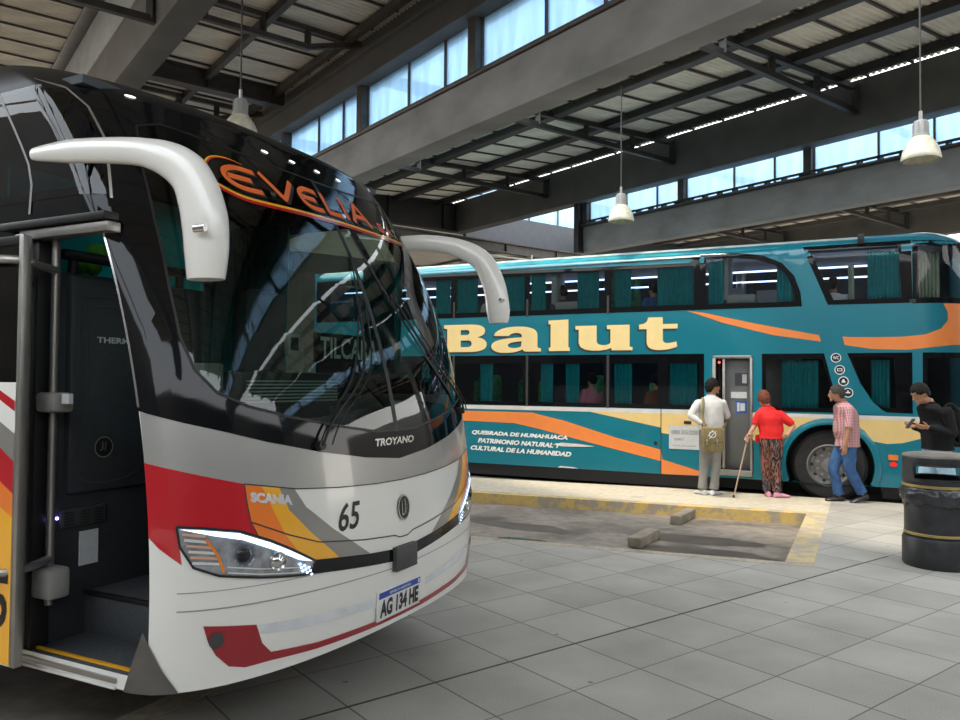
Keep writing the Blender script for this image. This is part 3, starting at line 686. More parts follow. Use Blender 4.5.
for sg in (-1, 1):
    wrap_bm([stroke([(sg*1.059, 1.246), (sg*1.052, 1.16), (sg*1.039, 1.081), (sg*1.0, 1.0)], .005)], surf1, .0035, .06, b)
wrap_bm([stroke([(-x, y) for x, y in [(1.059, 1.246), (.797, 1.20), (.526, 1.178), (.25, 1.165), (0, 1.16), (-.25, 1.165), (-.526, 1.178), (-.797, 1.2), (-1.059, 1.246)]], .005)], surf1, .0035, .06, b)
obj('hood_seam', b, 'seam_l', coach, recalc=False)
def crease(z0, s0, h=.006, m='silver_p'):
    b = BM(); wrap_bm([stroke([(-1.35+.1*i, z0+.03*abs(-1.35+.1*i)) for i in range(28)], h)], surf1, .0025, .06, b); return obj('bumper_crease', b, m, coach, recalc=False)
crease(.70, 0); crease(.775, 0, .004)
dec('bumper_red_line', mir([(0, .458), (-.228, .46), (-.674, .475), (-.939, .50), (-.985, .55), (-1.016, .637), (-1.246, .672), (-1.224, .6), (-1.19, .54), (-1.134, .483), (-1.06, .462), (-.939, .462), (-.674, .445), (-.228, .432), (0, .43)]), 'dred_p', .003)
both('reflective_strip', [(-1.0, .632), (-.781, .615), (-.25, .572), (-.25, .538), (-.779, .566), (-.995, .592)], 'strip', .003)
both('fog_lamp', [(-1.192+.032*math.cos(t*.3927), .605+.034*math.sin(t*.3927)) for t in range(16)], 'dgrey_pl', .008)
# sensor box, number plate, badge
def fbox(name, s0, s1, z0, z1, d0, d1, m, parent=coach, bev=.004, **k):
    b = BM(); p = [surf1(s0, z0), surf1(s1, z0), surf1(s0, z1)]; ux = (p[1]-p[0]); uz = (p[2]-p[0]); n = ux.cross(uz).normalized()
    if n.dot(surf1((s0+s1)/2, z0)-Vp(6, WC1, 1.8)) < 0: n = -n
    box(b, (0, 0, d0), (1, 1, d1), lambda x, y, z: p[0]+ux*x+uz*y+n*z, bev=bev); return obj(name, b, m, parent, **k)
fbox('radar_cover', -.11, .10, .684, .812, -.02, .03, 'dgrey_pl')
pl = fbox('number_plate', -.253, .167, .455, .607, .004, .016, 'plate_w', bev=.003)
plane = (surf1(-.253, .455), surf1(.167, .455), surf1(-.253, .607)); pn = (plane[1]-plane[0]).cross(plane[2]-plane[0]).normalized()
if pn.dot(-LB) < 0: pn = -pn
def plsurf(u, v, o): return plane[0]+(plane[1]-plane[0])*u+(plane[2]-plane[0])*v+pn*(.016+o)
b = BM(); box(b, (.015, .76, .0), (.985, .975, .001), plsurf); obj('plate_band', b, 'plate_b', pl)
b = text_bm('REPUBLICA ARGENTINA', plsurf, .25, .75, .82, .91, .0018, .01); obj('plate_text', b, 'text_w', pl, recalc=False)
b = text_bm('AG 134 HE', plsurf, .05, .95, .10, .70, .0012, .05); obj('plate_letters', b, 'text_k', pl, recalc=False)
b = BM(); box(b, (.93, .8, .001), (.965, .93, .0014), plsurf); obj('plate_symbol', b, 'text_w', pl)
b = text_bm('65', surf1, -.555, -.405, .965, 1.10, .003, .015, shear=.028); obj('fleet_number', b, 'text_k', coach, recalc=False)
b = text_bm('SCANIA', surf1, -1.035, -.825, 1.165, 1.21, .004, .06, zfun=lambda u: -.035*u); obj('maker_letters', b, 'strip', coach, recalc=False, label='chrome letters')
b = text_bm('TROYANO', surf1, -.225, .16, 1.352, 1.392, .006, .035, shear=.015); obj('model_letters', b, 'chrome', coach, recalc=False, label='chrome letters')
b = BM()
def ring(cx, cz, rx, rz, n=28): return [(cx+rx*math.cos(2*math.pi*i/n), cz+rz*math.sin(2*math.pi*i/n)) for i in range(n)]
wrap_bm([ring(0, 1.01, .058, .068)], surf1, .006, .03, b); bd = obj('round_badge', b, 'black_pl', coach, recalc=False)
b = BM(); wrap_bm([ring(0, 1.01, .058, .068), ring(0, 1.01, .050, .06)], surf1, .009, .03, b)
wrap_bm([stroke([(.012, 1.055), (.012, .99), (0, .975), (-.015, .975)], .008)], surf1, .009, 0, b); wrap_bm([stroke([(-.018, 1.05), (-.018, .97)], .007)], surf1, .009, 0, b)
wrap_bm([stroke([(.012, 1.03), (.03, 1.02), (.03, 1.0), (.012, .995), (.03, .97)], .006)], surf1, .009, 0, b)
obj('badge_emblem', b, 'chrome', bd, recalc=False)
# headlamps
lamp_p = [(-1.346, 1.088), (-1.25, 1.078), (-1.096, 1.05), (-.95, .99), (-.84, .935), (-.702, .858), (-.747, .806), (-.86, .818), (-1.0, .838), (-1.184, .873), (-1.286, .918), (-1.336, 1.006)]
for sg in (-1, 1):
    P = [(-sg*x, y) for x, y in lamp_p]
    hl = obj('headlamp', wrap_bm([P], surf1, .003, .05), 'lampb', coach, recalc=False, smooth=60)
    obj('lamp_edge', wrap_bm([stroke(P+[P[0]], .010)], surf1, .009, .05), 'black_pl', hl, recalc=False)
    dr = [(-1.335, 1.078), (-1.25, 1.068), (-1.096, 1.040), (-.95, .980), (-.84, .925), (-.725, .862), (-.80, .880), (-.93, .945), (-1.08, 1.01), (-1.2, 1.04)]
    obj('daylight_strip', wrap_bm([[(-sg*x, y) for x, y in dr]], surf1, .008, .05), 'drl', hl, recalc=False)
    for k in range(6):
        z = .925+.024*k; x0 = -1.325+.007*abs(k-5); x1 = -1.20+.012*(2-k)
        obj('indicator_rib', wrap_bm([stroke([(-sg*x0, z+.012), (-sg*x1, z-.004)], .011)], surf1, .010, 0), 'ribs' if k % 2 else 'white_s', hl, recalc=False)
    obj('indicator_edge', wrap_bm([stroke([(-sg*-1.235, 1.03), (-sg*-1.19, .96), (-sg*-1.165, .885)], .012)], surf1, .010, .05), 'amber_l', hl, recalc=False)
    for (cx, cz, r) in ((-1.075, .945, .042), (-.915, .895, .034)):
        b = BM(); c = surf1(-sg*cx, cz, .004); nn = (surf1(-sg*cx, cz, .05)-surf1(-sg*cx, cz)).normalized()
        lathe(b, [(r*1.25, 0), (r*1.2, .008), (r*.95, .004), (r*.9, .006), (r*.6, .014), (0, .018)], c, 20, nn)
        obj('projector', b, 'lens' if r > .04 else 'chrome', hl)
        b = BM(); lathe(b, [(r*.75, 0), (r*.55, .010), (0, .013)], c, 16, nn); obj('projector_bulb', b, 'black_pl', hl)
    b = BM()
    for i in range(3):
        for j in range(3):
            x = -.80+.026*i+.008*j; z = .862-.017*j-.012*i
            wrap_bm([ring(-sg*x, z, .008, .006, 8)], surf1, .010, 0, b)
    obj('led_cluster', b, 'drl', hl, recalc=False)
    for z in (.852, .875): obj('reflector_line', wrap_bm([stroke([(-sg*-1.15, z+.03), (-sg*-1.0, z), (-sg*-.80, z-.028)], .006)], surf1, .009, .05), 'white_s', hl, recalc=False)
# roof marker lights
for s in (-1.08, -.33, -.10, .14, .37, 1.08):
    b = BM(); wrap_bm([ring(s, 2.965 if abs(s) < 1 else 3.075, .028, .009, 16)], surf1, .008, 0, b); obj('marker_light', b, 'marker', coach, recalc=False)
# destination lettering on the glass
def swoosh(pts_top, w_, m, off): 
    b = BM(); wrap_bm([stroke(pts_top, w_)], surf1, off, .06, b); return obj('swoosh_stripe', b, m, coach, recalc=False)
base = spline([(-.60, 2.815, 0), (-.70, 2.828, 0), (-.80, 2.805, 0), (-.865, 2.74, 0), (-.865, 2.68, 0), (-.80, 2.632, 0), (-.65, 2.60, 0), (-.3, 2.605, 0), (.1, 2.612, 0), (.5, 2.612, 0), (.92, 2.625, 0)], 5)
pts = [(p.x, p.y) for p in base]
wd_ = [.004+.022*min(1, i/22) for i in range(len(pts))]
swoosh(pts, wd_, 'red_p', .0065); swoosh([(x, y+.011*min(1, i/20)) for i, (x, y) in enumerate(pts)], [x*.55 for x in wd_], 'amber_p', .0075)
def evel(off, m, dx, dz, name, ext=0):
    w_ = .030+ext
    def letter(strokes, x0, x1, z0, z1):
        b = BM()
        for st in strokes:
            p = [(x0+(x1-x0)*u+dx, z0+(z1-z0)*v+dz) for u, v in st]
            if len(p) > 2: p = [(q.x, q.y) for q in spline([(a, c, 0) for a, c in p], 4)]
            wrap_bm([stroke(p, w_)], surf1, off, .05, b)
        obj(name, b, m, coach, recalc=False)
    E_ = [[(1, .95), (.45, .97), (.1, .72), (.08, .35), (.4, .06), (1, .05)], [(.15, .52), (.8, .50)]]
    letter(E_, -.775, -.545, 2.66, 2.785); letter([[(0, 1), (.52, .02)], [(.48, .02), (1, 1)]], -.505, -.265, 2.655, 2.795)
    letter(E_, -.235, -.055, 2.66, 2.785); letter([[(.05, 1), (.05, .02)], [(0, .03), (1, .03)]], -.01, .13, 2.665, 2.795)
    letter([[(.5, 1), (.5, 0)]], .17, .21, 2.66, 2.80); letter([[(0, 0), (.5, 1)], [(.5, 1), (1, 0)], [(.2, .35), (.8, .35)]], .25, .46, 2.66, 2.80)
    w_ = .014+ext
    letter([[(1, .9), (.2, .85), (.3, .5), (.9, .4), (.8, .08), (0, .1)]], .56, .64, 2.66, 2.72); letter([[(0, 0), (.5, 1)], [(.5, 1), (1, 0)], [(.2, .35), (.8, .35)]], .69, .78, 2.66, 2.72)
evel(.0062, 'black_pl', .012, -.010, 'company_letter_shadow', .006); evel(.0085, 'evo', 0, 0, 'company_letter')
# side windows, door header
dec('side_window', sw_n, 'tint', .003, .12)
dec('side_window_divider', stroke([(-2.22, 2.46), (-2.22, 3.14)], .016), 'grey_pl', .005, .1)
for a, c, d, e in farwin: obj('side_window', wrap_bm([[(a-.03, d-.03), (c+.03, d-.03), (c+.03, e+.03), (a-.03, e+.03)]], surf1, .003, .3), 'pane', coach, recalc=False)
dec('side_trim', stroke([(-1.50, 3.13), (-1.37, 3.07), (-1.31, 2.97), (-1.305, 2.80), (-1.375, 2.5)], .012), 'alu', .005)
dec('chrome_trim', stroke([(-1.458, 1.58), (-1.458, 2.38)], .010), 'chrome', .004)
def lwz(l, w, z): return Vp(l, w, z)
def bxp(name, a, c, m, parent=coach, bev=.006, **k):
    b = BM(); box(b, a, c, Vp, bev=bev); return obj(name, b, m, parent, **k)
bxp('door_header', (2.90, 2.222, 2.385), (3.62, 2.30, 2.42), 'black_pl'); bxp('door_header', (2.90, 2.24, 2.335), (3.5, 2.31, 2.38), 'alu')
bxp('door_jamb', (3.44, 2.22, .44), (3.50, 2.32, 2.36), 'alu'); bxp('door_jamb', (3.40, 2.27, .44), (3.44, 2.36, 2.36), 'black_pl')
bxp('door_sill', (2.80, 2.245, .425), (3.46, 2.30, .45), 'alu'); bxp('door_sill', (2.80, 2.24, .402), (3.46, 2.26, .416), 'white_s')
bxp('door_sill', (2.7, 2.30, .45), (3.44, 2.315, .472), 'amber_p', bev=0)
# entry steps
bxp('step', (2.70, 2.28, .42), (3.42, 2.62, .462), 'carpet'); bxp('step', (2.66, 2.56, .45), (3.44, 2.92, .66), 'carpet'); bxp('step_edge', (2.68, 2.55, .645), (3.44, 2.575, .668), 'black_pl')
bxp('step', (2.62, 2.84, .6), (3.10, 3.3, .86), 'carpet'); bxp('step', (2.6, 3.1, .8), (3.10, 3.9, 1.05), 'carpet')
bxp('inner_wall', (3.42, 2.3, .44), (3.50, 3.3, 2.21), 'char', bev=.01)
cons = bxp('console', (3.385, 2.43, 1.14), (3.45, 3.25, 2.20), 'char', bev=.03)
def csurf(u, v, o): return Vp(3.385-o, u, v)
for k in (0, 1):
    i_ = .045*k
    b = BM(); wrap_bm([stroke([(q.x, q.y) for q in spline([(2.47+i_, 1.60, 0), (2.47+i_, 2.02-i_, 0), (2.53+i_, 2.10-i_, 0), (3.0, 2.10-i_, 0)], 5)], .012)], csurf, .006, 0, b); obj('console_ridge', b, 'dgrey_pl', cons, recalc=False)
b = BM(); wrap_bm([stroke([(q.x, q.y) for q in spline([(2.47, 1.5, 0), (2.47, 1.27, 0), (2.56, 1.19, 0), (2.8, 1.22, 0), (2.95, 1.4, 0)], 5)], .010)], csurf, .006, 0, b); obj('console_ridge', b, 'dgrey_pl', cons, recalc=False)
b = text_bm('THERMO', csurf, 2.565, 2.80, 1.875, 1.905, .008, .03); obj('console_letters', b, 'strip', cons, recalc=False)
b = BM(); wrap_bm([ring(2.615, 1.36, .05, .05)], csurf, .006, 0, b); em = obj('console_emblem', b, 'black_pl', cons, recalc=False)
b = BM(); wrap_bm([ring(2.615, 1.36, .052, .052), ring(2.615, 1.36, .047, .047)], csurf, .009, 0, b); wrap_bm([stroke([(2.608, 1.385), (2.608, 1.35), (2.595, 1.345)], .005)], csurf, .009, 0, b); wrap_bm([stroke([(2.626, 1.385), (2.622, 1.345)], .004)], csurf, .009, 0, b); obj('emblem_rim', b, 'grey_pl', em, recalc=False)
bxp('headrest_rail', (3.40, 2.40, 2.27), (3.46, 3.2, 2.32), 'black_pl', bev=.02)
for w_ in (2.45, 3.1): bxp('headrest_post', (3.42, w_, 2.15), (3.45, w_+.04, 2.3), 'black_pl')
b = BM(); ball(b, Vp(3.6, 2.72, 2.36), .05); ball(b, Vp(3.6, 2.70, 2.28), .045); ball(b, Vp(3.6, 2.62, 2.27), .04); obj('hanging_plush', b, 'green', coach)
curtain(3.62, 3.9, 2.9, 1.9, 2.7, 'curtain', coach) if False else None
bxp('rear_curtain_panel', (3.75, 2.35, 1.9), (3.77, 3.6, 2.75), 'curtain', bev=0)
def rsurf(u, v, o): return Vp(3.42-o, u, v)
g = bxp('air_grille', (3.405, 2.41, .985), (3.42, 2.66, 1.075), 'dgrey_pl')
for c_0 in (2.43, 2.515, 2.59):
    b = BM()
    for k in range(5): wrap_bm([stroke([(c_0, 1.0+.014*k), (c_0+.05, 1.0+.014*k)], .006)], rsurf, .018, 0, b)
    obj('grille_slots', b, 'black_pl', g, recalc=False)
bxp('notice', (3.41, 2.52, .79), (3.419, 2.62, .955), 'paper', bev=0)
for k in (0, 1):
    b = BM(); ball(b, Vp(3.40, 2.345+.045*k, 1.04), .007, 2); obj('entry_led', b, 'blue_led', coach)
# hand rail post, arms and housings of the door
b = BM(); tube(b, [Vp(3.36, 2.33, .66), Vp(3.36, 2.33, 2.34)], .019, 12); post = obj('door_post', b, 'alu', coach)
for z in (1.585, .77):
    b = BM(); box(b, (3.26, 2.26, z-.07*(1 if z < 1 else .6)), (3.395, 2.37, z+.05*(1.4 if z < 1 else 1)), Vp, bev=.02); obj('post_housing', b, 'grey_pl', coach)
b = BM(); box(b, (3.18, 2.28, 1.585), (3.23, 2.30, 1.63), Vp); obj('warning_sticker', b, 'paper', coach)
for z0, dz in ((2.20, .015), (.87, -.01)):
    b = BM(); tube(b, spline([Vp(3.36, 2.33, z0), Vp(3.30, 2.22, z0), Vp(3.30, 2.13, z0+dz), Vp(3.38, 2.06, z0+dz), Vp(3.6, 2.05, z0+dz), Vp(3.9, 2.05, z0+dz)], 5), .019, 10); obj('door_arm', b, 'alu', coach)
# open door leaf, slid back beside the body
leaf = bxp('door_leaf', (3.28, 2.10, .46), (4.02, 2.135, 1.68), 'white_p', bev=.008)
def lsurf(u, v, o): return Vp(4.02-u, 2.10-o, v)
U = .74
for name, poly, m in (('leaf_red_line', [(U, 1.60), (U, 1.55), (.4, 1.68), (.4, 1.64)], 'red_p'), ('leaf_grey', [(U, 1.46), (U, 1.34), (.3, 1.60), (.3, 1.75)], 'grey_p'),
                      ('leaf_red', [(U, 1.34), (U, 1.20), (.3, 1.45), (.3, 1.60)], 'red_p'), ('leaf_orange', [(U, 1.20), (U, 1.10), (.3, 1.3), (.3, 1.45)], 'orange_p'),
                      ('leaf_amber', [(U, 1.10), (U, .47), (0, .47), (0, 1.67), (.3, 1.3)], 'amber_p')):
    if poly[0][1] == 1.60: poly = [(U, 1.60), (.6, 1.66), (.6, 1.62), (U, 1.555)]
    poly = [(u, min(v, 1.675)) for u, v in poly]
    obj(name, wrap_bm([poly], lsurf, .002, 0), m, leaf, recalc=False)
b = text_bm('65', lsurf, .48, .715, .62, .86, .004, .02, shear=.02); obj('leaf_number', b, 'text_k', leaf, recalc=False)
bxp('leaf_glass', (3.285, 2.112, 1.68), (4.01, 2.122, 2.30), 'tint', bev=0)
bxp('leaf_edge', (3.25, 2.10, .46), (3.28, 2.14, 2.32), 'alu', bev=.004); bxp('leaf_edge', (3.28, 2.10, 2.28), (4.02, 2.14, 2.32), 'black_pl', bev=.004)
# metal corner guard below the bumper
P4 = [(-1.465, .47), (-1.43, .44), (-1.33, .408), (-1.46, .408)]
dec('corner_guard', [(-1.48, .66), (-1.445, .59), (-1.395, .50), (-1.33, .406), (-1.56, .403)], 'guard', .008)
# interior
bxp('cabin_floor', (3.5, 2.32, 1.0), (8, 4.92, 1.06), 'char', bev=0); bxp('ceiling_lining', (3.3, 2.4, 3.1), (8, 4.85, 3.14), 'int', bev=0); bxp('rear_bulkhead', (6.6, 2.3, .5), (6.7, 4.95, 3.3), 'int', bev=0)
bxp('driver_wall', (2.9, 3.9, .5), (6.6, 3.95, 1.35), 'char', bev=0)
# dashboard
b = BM()
prev = None
for i in range(25):
    s = -1.0+2.3*i/24; z0 = belt(s)+.02
    a = surf1(s, 1.36+.10*abs(s)/1.3, -.03); r = [b.verts.new(a)]
    for d, dz in ((.12, .08), (.3, .10), (.55, .12), (.60, -.02), (.62, -.45)): r.append(b.verts.new(a+LB*d+Z*dz))
    if prev:
        for k in range(5): b.faces.new((prev[k], prev[k+1], r[k+1], r[k]))
    prev = r
obj('dashboard', b, 'black_pl', coach)
b = BM(); c = Vp(3.05, 4.35, 1.72); ax = (LB+Z*.9).normalized()
tube(b, [c+(WB*math.cos(t*math.pi/14)+ax.cross(WB)*math.sin(t*math.pi/14))*.23 for t in range(29)], .016, 8, cap=False)
for t in (0, 2.1, 4.2): tube(b, [c, c+(WB*math.cos(t)+ax.cross(WB)*math.sin(t))*.22], .014, 6)
tube(b, [c, c-ax*.3], .03, 8); obj('steering_wheel', b, 'black_pl', coach)
def seat(l, w, z, m, parent, nm='seat', h=.75):
    b = BM(); box(b, (l-.05, w, z), (l+.42, w+.45, z+.16), Vp, bev=.04); box(b, (l+.36, w, z+.1), (l+.5, w+.45, z+h), Vp, bev=.05); obj(nm, b, m, parent)
seat(3.5, 4.1, 1.4, 'int', coach, 'driver_seat', .95); seat(3.7, 2.75, 1.5, 'int', coach, 'crew_seat', .85)
def curtain(l0, l1, w_, z0, z1, m, parent, pl=.045, tie=0, nm='curtain'):
    b = BM(); n = max(8, int((l1-l0)/pl)*4); rows = 7; prev = None
    for i in range(n+1):
        r = []
        for j in range(rows):
            t = j/(rows-1); sq = 1-tie*math.sin(math.pi*min(1, t*1.4)*.5) if tie else 1
            l = l0+(l1-l0)*(i/n)*sq; r.append(b.verts.new(Vp(l, w_+.022*math.sin(i*math.pi/2+.3*math.sin(i))*(1+.5*(1-t))+.006*math.sin(i*.9+j), z1+(z0-z1)*t)))
        if prev:
            for j in range(rows-1): b.faces.new((prev[j], prev[j+1], r[j+1], r[j]))
        prev = r
    o = obj(nm, b, m, parent, smooth=80, recalc=False); s = o.modifiers.new('s', 'SOLIDIFY'); s.thickness = .004; return o
curtain(2.98, 3.30, 4.72, 1.75, 2.55, 'curtain', coach); curtain(4.15, 5.2, 4.86, 1.5, 2.95, 'curtain', coach); curtain(5.4, 6.4, 4.86, 1.5, 2.95, 'curtain', coach)
b = BM()
for k in range(5): tube(b, spline([Vp(3.0+.05*k, 3.2, 3.05), Vp(3.02+.05*k, 3.2, 2.4), Vp(3.0+.05*k, 3.22, 1.9)], 4), .02, 6)
b.free()
# things on the dashboard shelf: printer-like white box and destination board
bxp('ticket_display', (2.77, 3.26, 1.84), (2.80, 3.36, 1.95), 'white_s'); bxp('display_screen', (2.765, 3.28, 1.86), (2.77, 3.34, 1.93), 'dgrey_pl', bev=0)
bd_ = bxp('destination_board', (2.66, 3.36, 1.80), (2.68, 3.98, 1.96), 'black_pl', bev=0)
b = text_bm('TILCARA', lambda u, v, o: Vp(2.66-o, u, v), 3.39, 3.94, 1.82, 1.94, .003, .02); obj('board_text', b, 'text_w', bd_, recalc=False)
for (w0, w1, z0, z1) in ((2.95, 3.35, 1.58, 1.72),):
    b = BM(); box(b, (2.9, w0-.15, z0-.02), (3.1, w0-.02, z1+.06), Vp, bev=.01); obj('dash_monitor', b, 'grey_pl', coach)
    g = bxp('dash_tray', (2.80, w0, z0-.03), (2.98, 3.75, z1+.02), 'dgrey_pl', bev=.01)
    b = BM()
    for k in range(7): box(b, (2.785, w0+.03, z0+.018*k), (2.80, 3.72, z0+.008+.018*k), Vp)
    obj('tray_slats', b, 'paper', g)
# wipers
def wiper(pts, blade):
    b = BM(); P = [surf1(s, z, .035) for s, z in pts]; tube(b, [P[0]-(P[0]-surf1(pts[0][0], pts[0][1]))*.9, P[0]], .022, 10); tube(b, spline(P, 6), .007, 6)
    P2 = [surf1(s+.05, z, .045) for s, z in pts]; tube(b, spline(P2, 6), .004, 6); w_ = obj('wiper', b, 'black_pl', coach)
    b = BM(); Q = [surf1(s, z, .014) for s, z in blade]; tube(b, spline(Q, 6), .008, 6, flat=.5); tube(b, [P[-1], Q[len(Q)//2]], .008, 6); obj('wiper_blade', b, 'black_pl', w_)
wiper([(-.64, 1.385), (-.55, 1.5), (-.25, 1.75), (-.14, 2.1)], [(-.50, 1.56), (-.30, 1.75), (-.12, 2.1), (.0, 2.42)])
wiper([(.98, 1.50), (.85, 1.62), (.42, 1.95), (.25, 2.2)], [(.78, 1.62), (.50, 1.85), (.26, 2.15), (.10, 2.55)])
# mirrors on long curved arms
def mirror(w0, path, rad, lab):
    pts = spline([Vp(*p) for p in path], 7); n = len(pts); rr = [interp(i/(n-1), rad) for i in range(n)]
    b = BM(); tube(b, pts, [(r*.62, r) for r in rr], 20, upv=WB)
    mr = obj('mirror_arm', b, 'white_p', coach, smooth=50)
    return mr
mn = mirror(2.0, [(3.09, 2.03, 2.63), (2.82, 2.0, 2.6), (2.54, 1.97, 2.56), (2.33, 1.95, 2.52), (2.19, 1.94, 2.47), (2.1, 1.94, 2.41), (2.05, 1.94, 2.33), (2.02, 1.94, 2.24), (2.01, 1.94, 2.14), (2.01, 1.94, 2.04)], [(0.0, 0.025), (0.1111111111111111, 0.048), (0.2222222222222222, 0.05), (0.3333333333333333, 0.052), (0.4444444444444444, 0.065), (0.5555555555555556, 0.078), (0.6666666666666666, 0.088), (0.7777777777777778, 0.094), (0.8888888888888888, 0.09), (1.0, 0.076)], '')
b = BM(); c = Vp(1.97, 1.865, 2.20); tube(b, [c-LB*.03, c+LB*.02], .014, 12, flat=.6); obj('mirror_lamp', b, 'chrome', mn)
mf = mirror(5.05, [(3.15, 4.98, 2.74), (2.95, 5.03, 2.74), (2.7, 5.05, 2.69), (2.50, 5.05, 2.58), (2.40, 5.05, 2.40), (2.365, 5.05, 2.22), (2.36, 5.05, 2.12)], [(0, .06), (.3, .065), (.6, .085), (.85, .09), (1, .07)], '')
b = BM(); c = Vp(2.31, 5.02, 2.28); tube(b, [c-WB*.05, c], .014, 10); obj('mirror_lamp', b, 'chrome', mf)
# wheels
def wheel(c, r, wd, parent, axis=WB, nut=10):
    c = Vector(c); b = BM(); lathe(b, [(r*.60, -wd*.5), (r*.66, -wd*.52), (r*.9, -wd*.5), (r*.985, -wd*.36), (r, -wd*.2), (r, wd*.2), (r*.985, wd*.36), (r*.9, wd*.5), (r*.6, wd*.5)], c, 48, axis)
    ty = obj('tyre', b, 'rubber', parent)
    b = BM(); lathe(b, [(r*.6, -wd*.49), (r*.56, -wd*.52), (r*.53, -wd*.44), (r*.50, -wd*.30), (r*.42, -wd*.26), (r*.40, -wd*.30), (r*.22, -wd*.32), (r*.2, -wd*.44), (r*.06, -wd*.46), (0, -wd*.46)], c, 48, axis)
    rm = obj('wheel_rim', b, 'rim', parent)
    u = Z; v = axis.cross(Z)
    b = BM()
    for k in range(nut):
        a = 2*math.pi*k/nut; p = c+(u*math.cos(a)+v*math.sin(a))*r*.32-axis*wd*.30; tube(b, [p, p-axis*.05], .017, 6)
    obj('wheel_nuts', b, 'alu', rm)
    b = BM()
    for k in range(nut):
        a = 2*math.pi*(k+.5)/nut; p = c+(u*math.cos(a)+v*math.sin(a))*r*.465-axis*wd*.275; tube(b, [p, p-axis*.008], .024, 10)
    obj('hand_holes', b, 'black_pl', rm)
for l, w_ in ((4.7, 2.45), (4.7, 4.75), (6.7, 2.45), (6.7, 4.75)): wheel(Vp(l, w_, .35), .498, .28, coach)
# ============================================================ TEAL DOUBLE-DECK BUS
WS, RF, AC = 12.75, .85, -.70
def s2raw(a, z):
    ins = .0 if z < 3.70 else (.30*((z-3.70)/.24)**2 if z < 3.94 else .30)
    rake = 0 if z < 2.2 else .12*((z-2.2)/1.7)**2
    if a >= AC: l, w_, nl, nw = a, WS, 0, -1
    else:
        th = (AC-a)/RF
        if th < math.pi/2: l, w_, nl, nw = AC-RF*math.sin(th), WS+RF*(1-math.cos(th)), -math.sin(th), -math.cos(th)
        else: l, w_, nl, nw = AC-RF, WS+RF+(th-math.pi/2)*RF, -1, 0
    l += rake*(1 if a < AC else max(0, 1-(a-AC)/1.5)*.0)*(-nl)
    return Vp(l-nl*ins, w_-nw*ins, z), Vp(nl, nw, 0)
def surf2(a, z, off=0):
    p, n = s2raw(a, z); return p+n*off
db = thing('double_decker_bus', 'teal double-deck bus with orange and cream swooshes and big cream lettering', 'bus', Vp(4, WS+1.2, -.055), math.radians(-26.4))
up_panes = [(8.45, 9.75), (6.95, 8.35), (5.44, 6.83), (3.96, 5.34), (2.46, 3.84)]
lo_panes = [(6.95, 8.35), (5.47, 6.85), (3.97, 5.36), (3.05, 3.84), (2.38, 2.87)]
R_ = lambda a0, a1, z0, z1: [(a0, z0), (a1, z0), (a1, z1), (a0, z1)]
curve_out = [(2.36, 2.88), (.84, 2.88), (.86, 3.10), (.95, 3.36), (1.12, 3.56), (1.4, 3.70), (1.8, 3.77), (2.36, 3.79)]
curve_in = [(2.27, 2.96), (.93, 2.96), (.96, 3.16), (1.06, 3.38), (1.22, 3.54), (1.5, 3.64), (1.9, 3.69), (2.27, 3.70)]
fu_out = [(.84, 3.81), (-.62, 3.80), (-.64, 2.88), (.49, 2.89)]; fu_in = [(.72, 3.72), (-.46, 3.72), (-.50, 2.96), (.40, 2.96)]
wr_out = [(-.64, 3.79), (-1.0, 3.78), (-2.6, 3.70), (-2.6, 2.86), (-.64, 2.87)]; wr_in = [(-.72, 3.70), (-1.1, 3.68), (-2.5, 3.62), (-2.5, 2.94), (-.72, 2.95)]
lw_out = [(1.42, 1.27), (1.42, 2.16), (.50, 2.16), (.40, 1.75), (.32, 1.27)]; lw_in = [(1.36, 1.33), (1.36, 2.08), (.56, 2.08), (.46, 1.72), (.40, 1.33)]
lf_out = [(.25, 2.16), (-.63, 2.16), (-.63, 1.28), (-.30, 1.29), (-.12, 1.39), (.03, 1.60)]; lf_in = [(.17, 2.10), (-.40, 2.10), (-.42, 1.35), (-.26, 1.37), (-.08, 1.46), (.0, 1.62)]
lg_out = R_(-.76, -2.6, 1.25, 2.16); lg_in = R_(-.82, -2.5, 1.31, 2.08)
holes2 = [R_(a+.0, b_, 2.97, 3.60) for a, b_ in up_panes]+[R_(a, b_, 1.34, 2.02) for a, b_ in lo_panes]+[curve_in, fu_in, wr_in, lw_in, lf_in, lg_in]
def grow(poly, d=.02):
    cx = sum(p[0] for p in poly)/len(poly); cy = sum(p[1] for p in poly)/len(poly)
    return [(x+d*(1 if x > cx else -1), y+d*(1 if y > cy else -1)) for x, y in poly]
hg = [grow(h) for h in holes2]
ga = [round(-3.6+.05*i, 3) for i in range(0, 276)]; gz2 = [round(.2+.05*i, 3) for i in range(0, 72)]+[3.76, 3.80, 3.84, 3.88, 3.92, 3.94]
arch_c, arch_z, arch_r = .47, .48, .60
b = BM(); V_ = [[b.verts.new(s2raw(a, z)[0]) for z in gz2] for a in ga]
bb = [(min(p[0] for p in h), max(p[0] for p in h), min(p[1] for p in h), max(p[1] for p in h)) for h in hg]
for i in range(len(ga)-1):
    for j in range(len(gz2)-1):
        cs = (ga[i]+ga[i+1])/2; cz = (gz2[j]+gz2[j+1])/2
        if math.hypot(cs-arch_c, cz-arch_z) < arch_r+.02 or math.hypot(cs-8.6, cz-arch_z) < arch_r: continue
        if 1.57 < cs < 2.16 and .28 < cz < 2.12: continue
        if any(B_[0] < cs < B_[1] and B_[2] < cz < B_[3] and inside(cs, cz, h) for B_, h in zip(bb, hg)): continue
        b.faces.new((V_[i][j], V_[i+1][j], V_[i+1][j+1], V_[i][j+1]))
